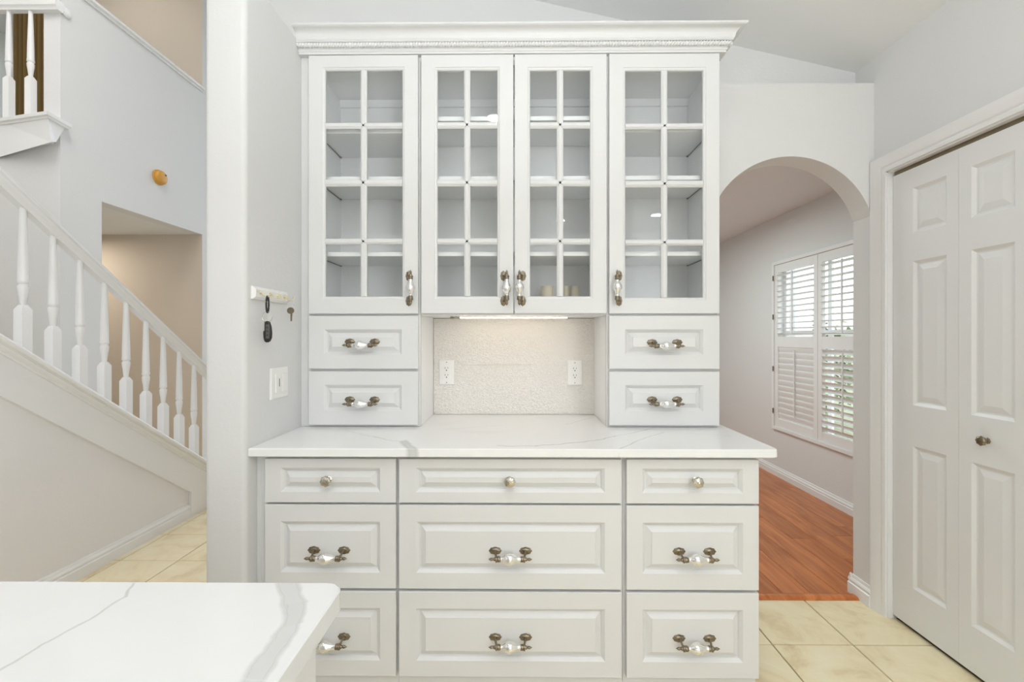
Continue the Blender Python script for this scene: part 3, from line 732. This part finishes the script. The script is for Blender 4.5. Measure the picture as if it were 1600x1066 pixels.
# under-cabinet LED strip
a, b = PY(719, 496, 1.945), PY(886, 496, 1.945)
t = thing('under_cabinet_light', ((a.x+b.x)/2, 1.945, ZB-0.008), 'slim warm light bar under the middle glass cabinet', 'light')
obj('housing', box(a.x-0.003, b.x+0.003, 1.934, 1.956, ZB-0.0035, ZB-0.0003), M['plate'], t)
obj('diffuser', box(a.x, b.x, 1.941, 1.949, ZB-0.0080, ZB-0.0035), M['led'], t)
q = PY(706, 496, 1.945)
obj('connector', box(q.x-0.006, q.x+0.008, 1.94, 1.952, ZB-0.008, ZB-0.0003).tube([(q.x+0.008, 1.946, ZB-0.005), (q.x+0.018, 1.946, ZB-0.002), (a.x-0.002, 1.946, ZB-0.004)], 0.0018, 6), M['nickel'], t, label='dark cable plug')

# ------------------------------------------------------------------ crown moulding with rope band
def crown():
    pr = [(0.0215, 2.4385), (0.0235, 2.4385), (0.0235, 2.446), (0.027, 2.448), (0.0285, 2.452), (0.027, 2.456), (0.0275, 2.4585), (0.031, 2.4590), (0.031, 2.4750), (0.0435, 2.4760), (0.0435, 2.4790), (0.0455, 2.4800), (0.0455, 2.4830), (0.0475, 2.4850)]
    for k in range(9):      # cove
        a = PI/2*k/8
        pr.append((0.0485+0.026*(1-math.cos(a)), 2.4875+0.027*math.sin(a)))
    pr += [(0.0765, 2.5150), (0.079, 2.5160), (0.083, 2.5190), (0.083, 2.5245), (0.0, 2.5245), (0.0, 2.4385)]
    mb = MB(); xr = xR1
    rings = [[(XL+0.0008, YU-o_, z) for o_, z in pr], [(xr+o_, YU-o_, z) for o_, z in pr], [(xr+o_, YB-0.002, z) for o_, z in pr]]
    mb.loops(rings)
    return mb
crn = obj('crown_moulding', crown(), M['cab'], smooth=30); tag(crn, 'white crown moulding with a rope band topping the cabinets', 'moulding')
def rope():
    mb = MB(); R = 0.0085; zc = 2.4672; off = 0.0355; pitch = 0.0118
    def run(p0, p1, ax):
        L = (Vector(p1)-Vector(p0)).length; n = int(L/0.0017); d = (Vector(p1)-Vector(p0))/L
        nrm = Vector((0, -1, 0)) if ax == 'x' else Vector((1, 0, 0)); up = Vector((0, 0, 1)); rings = []
        for i in range(n+1):
            s = L*i/n; c = Vector(p0)+d*s; ring = []
            for k in range(10):
                a = 2*PI*k/10; r = R*(1+0.22*math.cos(2*a-2*PI*s/pitch))
                ring.append(c+nrm*math.cos(a)*r+up*math.sin(a)*r)
            rings.append(ring)
        mb.loops(rings)
    run((XL+0.001, YU-off, zc), (xR1+off, YU-off, zc), 'x'); run((xR1+off, YU-off, zc), (xR1+off, YB-0.003, zc), 'y')
    return mb
obj('rope_band', rope(), M['cab'], crn, smooth=80)

# ================================================================== ISLAND
iz = lambda px, py: (lambda v: (v.x, v.y))(PZ(px, py, ZT))
iv_ = [(iz(444, 905), iz(456, 950), 0.0135, 0.006, 0.55, 1), (iz(456, 944), iz(447, 978), 0.011, 0.006, 0.6, 1), (iz(448, 970), iz(426, 1014), 0.0105, 0.006, 0.55, 1), (iz(429, 1008), iz(394, 1068), 0.0095, 0.006, 0.55, 1), (iz(397, 1060), (-0.26, 0.30), 0.0095, 0.006, 0.6, 1),
       (iz(212, 909), iz(192, 936), 0.0006, 0.003, 0.45, 0), (iz(196, 932), iz(136, 968), 0.0006, 0.0028, 0.4, 0), (iz(142, 964), iz(80, 1002), 0.0006, 0.0028, 0.4, 0), (iz(84, 999), iz(-5, 1052), 0.0006, 0.0028, 0.4, 0),
       ((-0.9, 0.2), (-0.8, -0.9), 0.001, 0.004, 0.45, 0), ((-1.3, 0.6), (-1.1, -0.4), 0.001, 0.003, 0.4, 0)]
M['marble2'] = marble_mat('marble_island_darkened', iv_, 0.76)  # base colour darkened to offset the strong light above the island
IX, IY = PZ(519.5, 940, ZT).x, 0.657
it = thing('kitchen_island', (-1.0, 0, 0), 'white kitchen island cabinet under the nearest marble worktop', 'island')
obj('body', box(-1.95, IX-0.030, -0.62, IY-0.032, 0.09, ZT-0.0315), M['cab'], it, bevel=0.001)
obj('toe_kick', box(-1.90, IX-0.09, -0.57, IY-0.09, 0.0, 0.0895), M['cab'], it)
fr = MB(); fr.xf = lambda p: Vector((-p.y+IX-0.030, p.x, p.z))
o = slab(rounded(-2.0, IX, -0.66, IY, 0.024, (1, 1, 1, 1), 6), ZT-0.031, ZT, M['marble2'], 'island_worktop', c=0.002, smooth=30)
tag(o, 'white marble-look island worktop with a broad grey vein at its corner', 'countertop')

# ================================================================== KEY RACK, KEYS, SWITCH
def wq(px, py, d=0.0): v = PX(px, py, XL+d); return v
r0 = wq(391.6, 446.5); r1 = wq(447, 460); rb = wq(392, 467)
kr = thing('key_rack', (XL, (r0.y+r1.y)/2, rb.z), 'white wooden key rack with four brass hooks on the left wall', 'key rack')
ya, yb_ = r0.y, r1.y-0.005; za, zb_ = rb.z, r0.z
mb = MB(); mb.xf = lambda p: Vector((XL+p.y, p.x, p.z))
mb.loops([rect_ring(ya, yb_, za, zb_, 0.0005), rect_ring(ya, yb_, za, zb_, 0.006), rect_ring(ya+0.009, yb_-0.009, za+0.009, zb_-0.009, 0.013)])
obj('board', mb, M['plate'], kr)
hooks = []
for px in (407.5, 423, 434, 445):
    y = wq(px, 460, 0.015).y; z = (za+zb_)/2
    mb = MB().lathe([(0.0065, 0), (0.0065, 0.0015), (0.004, 0.003), (0.003, 0.006)], (XL+0.0125, y, z+0.003), 'x', 14)
    pts = [(XL+0.016, y, z+0.003), (XL+0.024, y, z-0.003), (XL+0.031, y, z-0.010), (XL+0.039, y, z-0.0125), (XL+0.046, y, z-0.008), (XL+0.049, y, z+0.001)]
    mb.tube(pts, [0.0026, 0.0024, 0.0022, 0.0022, 0.0022, 0.003], 8)
    obj('hook', mb, M['brass'], kr, smooth=50); hooks.append((XL+0.038, y, z-0.0125))
obj('screw', MB().lathe([(0.003, 0), (0.003, 0.001)], (XL+0.0125, ya+0.016, (za+zb_)/2+0.004), 'x', 10), M['brass'], kr)
# keys hang in planes roughly facing the photographer
hx, hy, hz = hooks[0]
def loop(cx, cy, cz, rx, rz, n=28, tw=0.0):
    return [(cx+rx*math.cos(2*PI*k/n)*math.cos(tw), cy+rx*math.cos(2*PI*k/n)*math.sin(tw), cz+rz*math.sin(2*PI*k/n)) for k in range(n)]
ck = thing('car_key', (hx, hy, hz-0.17), 'black car key fob with steel ring on a dark carabiner at the first hook', 'key')
obj('carabiner', MB().tube(loop(hx, hy, hz-0.026, 0.0050, 0.028, 30, 1.25), 0.0030, 8, closed=True), M['black'], ck, smooth=60)
obj('ring', MB().tube(loop(hx, hy-0.002, hz-0.069, 0.0175, 0.0175), 0.0012, 6, closed=True), M['chrome'], ck, smooth=60)
def fob():
    zt = hz-0.083; mb = MB(); rings = []
    for h, w, t, ox in ((0, 0.004, 0.003, 0.0), (-0.004, 0.009, 0.006, 0), (-0.02, 0.0125, 0.0075, 0.001), (-0.04, 0.0145, 0.008, 0.001), (-0.058, 0.0135, 0.0075, 0.001), (-0.069, 0.0095, 0.006, 0), (-0.073, 0.004, 0.003, -0.001)):
        ring = []
        for k in range(16):
            a = 2*PI*k/16; ca, sa = math.cos(a), math.sin(a)
            ring.append((hx+ox+math.copysign(abs(ca)**0.7, ca)*w, hy+math.copysign(abs(sa)**0.7, sa)*t-0.0, zt+h))
        rings.append(ring)
    return mb.loops(rings), zt
fb, zt = fob()
fo = obj('fob', fb, M['black'], ck, smooth=50)
obj('keypad', box(hx-0.001, hx+0.010, hy-0.0092, hy-0.0066, zt-0.060, zt-0.012), M['fobgrey'], fo, bevel=0.001, label='dark grey button pad')
for j in range(3): obj('button', box(hx+0.001, hx+0.008, hy-0.0100, hy-0.0090, zt-0.026-j*0.013, zt-0.018-j*0.013), M['slot'], fo, bevel=0.0004)
obj('blade', box(hx-0.0095, hx-0.0055, hy-0.0092, hy-0.006, zt-0.034, zt+0.002), M['chrome'], fo, bevel=0.0006, label='silver folded blade')
hx, hy, hz = hooks[3]
hk = thing('house_key', (hx, hy, hz-0.08), 'small steel house key on a thin ring at the last hook', 'key')
obj('ring', MB().tube(loop(hx, hy-0.001, hz-0.0145, 0.0135, 0.0145), 0.001, 6, closed=True), M['chrome'], hk, smooth=60)
mb = MB().lathe([(0.0005, -0.0012), (0.0135, -0.0012), (0.014, 0), (0.0135, 0.0012), (0.0005, 0.0012)], (hx, hy-0.002, hz-0.038), 'y', 16, sy=0.9)
obj('key_head', mb, M['nickel'], hk, smooth=40)
mb = MB(); pts = [(-0.0032, -0.049), (0.0035, -0.049), (0.0035, -0.058), (0.0022, -0.060), (0.0035, -0.063), (0.002, -0.066), (0.0035, -0.069), (0.0022, -0.072), (0.003, -0.075), (0.0, -0.079), (-0.0032, -0.077)]
mb.prism([(hx+a+0.003, hz+b) for a, b in pts], along_y, hy-0.003, hy-0.001)
obj('key_blade', mb, M['nickel'], hk)
# dimmer switch
s0, s1 = wq(421, 576), wq(448.5, 574); sb = wq(421, 625.5)
sw = thing('light_switch', (XL, (s0.y+s1.y)/2, sb.z), 'white double-width dimmer switch plate below the key rack', 'light switch')
mb = MB(); mb.xf = lambda p: Vector((XL+p.y, p.x, p.z)); y0, y1, z0, z1 = s0.y, s1.y-0.004, sb.z, s0.z
mb.loops([rect_ring(y0, y1, z0, z1, 0.0003), rect_ring(y0, y1, z0, z1, 0.004), rect_ring(y0+0.003, y1-0.003, z0+0.003, z1-0.003, 0.007)])
obj('cover_plate', mb, M['plate'], sw)
zc = (z0+z1)/2; yc = y0+(y1-y0)*0.36
rk = obj('slider_frame', box(XL+0.0068, XL+0.0105, yc-0.017, yc+0.017, zc-0.034, zc+0.034), M['plate'], sw, bevel=0.0008)
obj('slider_slot', box(XL+0.0104, XL+0.0110, yc+0.0035, yc+0.0075, zc-0.013, zc+0.017), M['slot'], rk)
obj('toggle', box(XL+0.0068, XL+0.011, y1-0.048, y1-0.012, zc-0.034, zc+0.034), M['plate'], sw, bevel=0.002)

# ================================================================== STAIRCASE
st = thing('staircase', (-2.8, 2.2, 0), 'white staircase with turned balusters and moulded handrail rising to the left', 'staircase')
XC = -2.31
poly = [(-0.6, zsb(-0.6)), (3.10, zsb(3.10)), (3.10, 0.0), (3.50, 0.0), (3.50, zcap(3.50)-0.02), (-0.6, zcap(-0.6)-0.02)]
obj('stringer', MB().prism(poly, IDX, -2.38, -2.31+0.0), M['trim'], st, origin=(-2.35, 2, 0))
def slope_sweep(pr, y0, y1, zf): return MB().loops([[(x, y0, zf(y0)+z) for x, z in pr], [(x, y1, zf(y1)+z) for x, z in pr]])
pr = [(-2.385, -0.066), (-2.304, -0.066), (-2.300, -0.060), (-2.302, -0.052), (-2.292, -0.044), (-2.286, -0.036), (-2.288, -0.030), (-2.272, -0.026), (-2.266, -0.018), (-2.266, -0.008), (-2.270, 0.0), (-2.385, 0.0)]
obj('stringer_cap', slope_sweep(pr, -0.6, 3.52, zcap), M['trim'], st, smooth=30, origin=(-2.33, 2, zcap(2)))
zr = lambda y: 2.028-(y-1.943)*0.7375
pr = [(-0.019, -0.080), (0.019, -0.080), (0.021, -0.064), (0.030, -0.054), (0.034, -0.042), (0.026, -0.034), (0.033, -0.026), (0.034, -0.012), (0.024, -0.003), (0.012, 0.0), (-0.012, 0.0), (-0.024, -0.003), (-0.034, -0.012), (-0.033, -0.026), (-0.026, -0.034), (-0.034, -0.042), (-0.030, -0.054), (-0.021, -0.064)]
obj('handrail', slope_sweep([(XC+a, b) for a, b in pr], -0.4, 3.31, zr), M['trim'], st, smooth=40, origin=(XC, 2, zr(2)))
def baluster(h, sq=0.0215, basez=0.20, low=-0.018):
    mb = MB(); b = basez
    R = [[(-sq, -sq, low), (sq, -sq, low), (sq, sq, low), (-sq, sq, low)], [(-sq, -sq, b), (sq, -sq, b), (sq, sq, b), (-sq, sq, b)], [(-0.011, -0.011, b+0.022), (0.011, -0.011, b+0.022), (0.011, 0.011, b+0.022), (-0.011, 0.011, b+0.022)]]
    mb.loops(R)
    pr = [(0.0115, b+0.015), (0.0125, b+0.030), (0.0155, b+0.060), (0.0195, b+0.090), (0.0205, b+0.108), (0.0175, b+0.114), (0.0165, b+0.119), (0.0205, b+0.124), (0.0205, b+0.136), (0.0195, b+0.140), (0.0185, b+0.22), (0.0150, b+0.36), (0.0115, h)]
    mb.lathe(pr, (0, 0, 0), 'z', 18); return mb
BH = 0.70
bmh = mesh_of('baluster', baluster(BH), M['trim'], Vector((0, 0, 0)), 40)
for px in (-20, 36, 83, 125, 163, 197, 228, 255, 280, 303):
    y = PX(px, 500, XC).y
    inst('baluster', bmh, st, (XC, y, zcap(y)))
for k in range(1, 17):
    y = PX(36, 500, XC).y-0.1364*(k+1) ; inst('baluster', bmh, st, (XC, y, zcap(y)))
ny = 3.345; nz0 = zcap(ny)
mb = MB(); s = 0.042
mb.loops([[(XC-s, ny-s, 0.0), (XC+s, ny-s, 0), (XC+s, ny+s, 0), (XC-s, ny+s, 0)], [(XC-s, ny-s, nz0+0.10), (XC+s, ny-s, nz0+0.10), (XC+s, ny+s, nz0+0.10), (XC-s, ny+s, nz0+0.10)], [(XC-0.02, ny-0.02, nz0+0.14), (XC+0.02, ny-0.02, nz0+0.14), (XC+0.02, ny+0.02, nz0+0.14), (XC-0.02, ny+0.02, nz0+0.14)]])
mb.lathe([(0.022, 0.12), (0.034, 0.18), (0.036, 0.22), (0.022, 0.25), (0.035, 0.27), (0.036, 0.30), (0.026, 0.36), (0.030, 0.55), (0.034, 0.58), (0.028, 0.60), (0.036, 0.615), (0.036, 0.63), (0.028, 0.65), (0.030, 0.72)], (XC, ny, nz0), 'z', 20)
obj('newel_post', mb, M['trim'], st, smooth=35)
for k in range(13):       # treads and risers behind the curb
    y = 3.38-k*0.262; z = 0.186*(k+1)
    if y < -0.2: break
    obj('step', box(XH+0.002, -2.381, y-0.275, y, z-0.03, z).box(XH+0.002, -2.381, y-0.03, y-0.012, z-0.186, z-0.03), M['trim'], st)

# upper landing balustrade
ba = Vector((-3.223, 2.98)); bb = Vector((-3.607, 3.066)); dirv = (bb-ba).normalized(); nrm = Vector((dirv.y, -dirv.x)).normalized()
if nrm.y > 0: nrm = -nrm
br = thing('landing_balustrade', (ba.x, ba.y, 2.55), 'white balustrade of the upper landing at the top left', 'railing')
def lp(s, d, z): p = ba+dirv*s+nrm*d; return (p.x, p.y, z)
LR = 3.38
def sweep_l(pr, s0, s1): return MB().loops([[lp(s0, d, z) for d, z in pr], [lp(s1, d, z) for d, z in pr]])
def Lz(s_): return 2.631-0.064*s_/0.44
f0 = PY(80, 222, 3.0); f1 = PX(88, 222, XH+0.022); g1 = PX(102.5, 200, XH+0.028)
top = [lp(-0.02, 0, 2.79), lp(0.44, 0, 2.81), lp(LR, 0, 2.82), lp(LR, -0.12, 2.82), (XH-0.06, YW+0.02, 2.80), (XH-0.01, g1.y, 2.80), (g1.x, g1.y, 2.79)]
bot = [(f0.x, f0.y, f0.z), lp(0.44, 0, 2.563), lp(LR, 0, 2.50), lp(LR, -0.12, 2.50), (XH-0.06, YW+0.02, 2.66), (XH-0.02, f1.y, f1.z), (f1.x, f1.y, f1.z)]
obj('fascia', MB().loops([bot, top]), M['trim'], br)
c1 = PX(107, 193, XH+0.045)
def capring(e, za, zb): return [lp(-0.024-e, e, za), lp(LR, e, za+0.03), lp(LR, -0.14, za+0.03), (XH-0.06, YW+0.02, za), (XH-0.01, c1.y+e, zb), (c1.x+e*0.5, c1.y+e, zb)]
mb = MB().loops([capring(0.004, 2.782, 2.772), capring(0.008, 2.794, 2.784), capring(0.018, 2.800, 2.790), capring(0.020, 2.822, 2.812)])
obj('fascia_cap', mb, M['trim'], br)
YR2 = 3.08; zrl = 3.594
pr = [(-0.02, 0), (0.02, 0), (0.022, 0.012), (0.034, 0.026), (0.034, 0.055), (0.02, 0.072), (-0.02, 0.072), (-0.034, 0.055), (-0.034, 0.026), (-0.022, 0.012)]
obj('handrail', MB().prism([(YR2+a, zrl+b) for a, b in pr], IDX, -6.6, XH+0.02), M['trim'], br, smooth=40)
mb2 = baluster(0.77, basez=0.275, low=0.0); bme = mesh_of('baluster', mb2, M['trim'], Vector((0, 0, 0)), 40)
qa, qb = PY(48, 100, YR2).x, PY(14, 100, YR2).x
for k in range(21): inst('baluster', bme, br, (qa+(qb-qa)*k, YR2, 2.836))
q = (XH, YW+0.035, 3.625)
obj('end_rosette', MB().lathe([(0.03, 0), (0.036, 0.008), (0.03, 0.016), (0.02, 0.022)], (q[0]+0.0005, q[1], q[2]), 'x', 20), M['trim'], br, smooth=50)
# wall return beside the balustrade
# curtain
cu = MB(); A = []; B = []
x0, x1 = -5.14, -4.70; n = 60
for i in range(n+1):
    x = x0+(x1-x0)*i/n; y = YE-0.075+0.028*math.sin(i*0.95)
    A.append(x); B.append(y)
f1 = [(x, y) for x, y in zip(A, B)]; f2 = [(x, y+0.006) for x, y in zip(A, B)][::-1]
cu.prism(f1+f2, along_z, 2.86, 4.95)
t = thing('curtain', ((x0+x1)/2, YE-0.07, 2.86), 'brown pleated curtain seen between the landing balusters', 'curtain')
obj('cloth', cu, M['curtain'], t, smooth=60)
obj('rod', MB().tube([(-6.4, YE-0.07, 4.97), (-4.6, YE-0.07, 4.97)], 0.014, 10), M['nickel'], t)

# amber alarm disc
q = PX(247.5, 277.5, XH)
t = thing('smoke_alarm', (XH, q.y, q.z-0.07), 'round amber disc mounted on the hall wall above the alcove', 'alarm')
obj('base', MB().lathe([(0.062, 0), (0.068, 0.003), (0.068, 0.012), (0.060, 0.016)], (XH+0.0003, q.y, q.z), 'x', 32), M['amber'], t, smooth=40)
obj('dome', MB().lathe([(0.060, 0.014), (0.063, 0.022), (0.060, 0.036), (0.050, 0.045), (0.030, 0.048), (0.001, 0.049)], (XH, q.y, q.z), 'x', 32), M['amber'], t, smooth=40)
obj('test_button', MB().lathe([(0.008, 0.044), (0.008, 0.050), (0.001, 0.051)], (XH, q.y+0.025, q.z+0.028), 'x', 12), M['slot'], t)

# ================================================================== SHUTTERED WINDOW
FX = 2.42
w1 = struct('window_1', box(2.50, 2.53, WY0, WY1, WZ0, WZ0+0.05).box(2.50, 2.53, WY0, WY1, WZ1-0.05, WZ1).box(2.50, 2.53, WY0, WY0+0.04, WZ0+0.05, WZ1-0.05).box(2.50, 2.53, WY1-0.04, WY1, WZ0+0.05, WZ1-0.05).box(2.495, 2.53, WY0+0.04, WY1-0.04, 1.30, 1.34).box(2.505, 2.525, 3.50, 3.54, WZ0+0.05, WZ1-0.05), M['trim'], 'window behind the plantation shutters in the far room', origin=(2.51, 3.5, WZ0))
obj('pane', box(2.512, 2.516, WY0+0.04, WY1-0.04, WZ0+0.05, WZ1-0.05), M['glass'], w1)
sh = thing('plantation_shutters', (FX, 3.52, WZ0), 'white two-panel plantation shutters, upper slats open, lower slats tilted', 'shutters')
fy0, fy1, fz0, fz1 = WY0-0.015, WY1+0.02, WZ0-0.015, WZ1+0.015
mb = box(FX-0.020, FX-0.0005, fy0, fy0+0.03, fz0, fz1).box(FX-0.020, FX-0.0005, fy1-0.03, fy1, fz0, fz1).box(FX-0.020, FX-0.0005, fy0+0.03, fy1-0.03, fz0, fz0+0.03).box(FX-0.020, FX-0.0005, fy0+0.03, fy1-0.03, fz1-0.03, fz1)
obj('frame', mb, M['trim'], sh, bevel=0.002)
ymid = 3.525
def louver_mesh(L):
    mb = MB(); ring = []
    pr = [(0.031*math.cos(2*PI*k/12), 0.0052*math.sin(2*PI*k/12)) for k in range(12)]
    mb.loops([[(a, y, b) for a, b in pr] for y in (-L/2, L/2)]); return mesh_of('louver', mb, M['trim'], Vector((0, 0, 0)), 50)
for (p0, p1, tiltlow) in ((ymid+0.002, fy1-0.031, 74), (fy0+0.031, ymid-0.002, 42)):
    z0, z1 = fz0+0.031, fz1-0.031; x0, x1 = FX-0.008, FX+0.020; sw_ = 0.048
    pn = MB().box(x0, x1, p0, p0+sw_, z0, z1).box(x0, x1, p1-sw_, p1, z0, z1)
    for a, b in ((z0, 0.535), (1.192, 1.288), (1.875, z1)): pn.box(x0, x1, p0+sw_, p1-sw_, a, b)
    panel = obj('shutter_panel', pn, M['trim'], sh, origin=((x0+x1)/2, (p0+p1)/2, z0), bevel=0.0015)
    L = p1-p0-2*sw_-0.003; lm = louver_mesh(L); yc = (p0+p1)/2; xc = (x0+x1)/2
    for k in range(12): inst('louver', lm, panel, (xc, yc, 1.288+0.026+k*0.0488), (0, math.radians(4), 0))
    for k in range(13): inst('louver', lm, panel, (xc, yc, 0.535+0.026+k*0.0505), (0, math.radians(tiltlow), 0))
    obj('tilt_rod', box(x0-0.028, x0-0.018, yc-0.005, yc+0.005, 1.31, 1.86), M['trim'], panel)
    off = math.cos(math.radians(tiltlow))*0.030
    obj('tilt_rod', box(xc-off-0.014, xc-off-0.005, yc-0.005, yc+0.005, 0.56+0.03*math.sin(math.radians(tiltlow)), 1.17), M['trim'], panel)
for z in (0.60, 0.99, 1.47, 1.83):
    obj('hinge', box(FX-0.024, FX-0.019, fy1-0.034, fy1-0.018, z-0.022, z+0.022).lathe([(0.003, 0), (0.003, 0.05)], (FX-0.024, fy1-0.03, z-0.025), 'z', 8), M['nickel'], sh)

# outside
o = obj('lawn', box(2.6, 40, -10, 40, -0.5, -0.3), M['grass']); tag(o, 'green lawn outside the shuttered window', 'lawn', kind='structure')
def shrub(c, rad, h, label, n=900, grp='shrubs outside the shuttered window'):
    t = thing('shrub', c, label, 'shrub', grp); mb = MB(); rnd = random.Random(int(c[0]*100+c[1]*10))
    for i in range(n):
        th = rnd.uniform(0, 2*PI); ph = math.acos(rnd.uniform(-1, 1)); r = rad*rnd.uniform(0.55, 1.05)
        p = Vector((c[0]+r*math.sin(ph)*math.cos(th), c[1]+r*math.sin(ph)*math.sin(th), c[2]+h/2+h/2*rnd.uniform(0.5, 1.05)*math.cos(ph)))
        a = Vector((rnd.gauss(0, 1), rnd.gauss(0, 1), rnd.gauss(0, 1))).normalized(); b = a.cross(Vector((rnd.gauss(0, 1), rnd.gauss(0, 1), 1))).normalized()
        s = rnd.uniform(0.05, 0.10)
        mb.face([mb.av(p-a*s), mb.av(p-b*s*0.45), mb.av(p+a*s), mb.av(p+b*s*0.45)])
    f = obj('foliage', mb, M['leaf'], t); f['kind'] = 'stuff'
    obj('stem', MB().tube([c, (c[0]+0.02, c[1], c[2]+h*0.5), (c[0], c[1]+0.05, c[2]+h*0.8)], [0.05, 0.04, 0.02], 8), M['bark'], t)
shrub((5.0, 7.6, -0.3), 0.8, 2.1, 'leafy green shrub seen through the left shutter panel')
shrub((6.8, 6.4, -0.3), 0.85, 1.9, 'leafy green shrub seen through the right shutter panel')
t = thing('porch_column', (3.3, 5.0, -0.3), 'pale square porch column outside the left shutter panel', 'column')
obj('shaft', box(3.2, 3.4, 5.05, 5.25, -0.2, 2.6), M['stucco'], t, bevel=0.01); obj('plinth', box(3.16, 3.44, 5.01, 5.29, -0.3, -0.2), M['stucco'], t)
shrub((-7.2, 7.2, 2.2), 1.6, 3.4, 'tall green tree outside the landing window', 1600, 'trees outside the landing window')

# recessed ceiling lights: two show as reflections in the glass, the others are added
def downlight(x, y, power, label):
    z = zceil(x)-0.004
    t = thing('recessed_light', (x, y, z), label, 'ceiling light', 'recessed kitchen ceiling lights')
    obj('trim_ring', MB().lathe([(0.078, 0.004), (0.080, -0.002), (0.061, -0.006), (0.061, 0.0)], (x, y, z), 'z', 28), M['plate'], t, smooth=40)
    obj('lens', MB().lathe([(0.0605, -0.003), (0.001, -0.003)], (x, y, z), 'z', 28), M['lamp'], t)
    area('downlight_lamp', (x, y, z-0.012), (0, 0, 0), 0.115, 0.115, power, (1.0, 0.98, 0.955), 'DISK')
for i, (x, y) in enumerate(((1.55, -1.25), (-0.17, 0.10), (-1.2, -1.6), (0.6, -2.3))):
    downlight(x, y, (3.0, 4.0, 11, 3.5)[i], ['round recessed ceiling light reflected in the right glass door', 'round recessed ceiling light reflected in the second glass door', 'added recessed ceiling light, unseen, behind the island at the left', 'added recessed ceiling light, unseen, nearest the rear wall'][i])
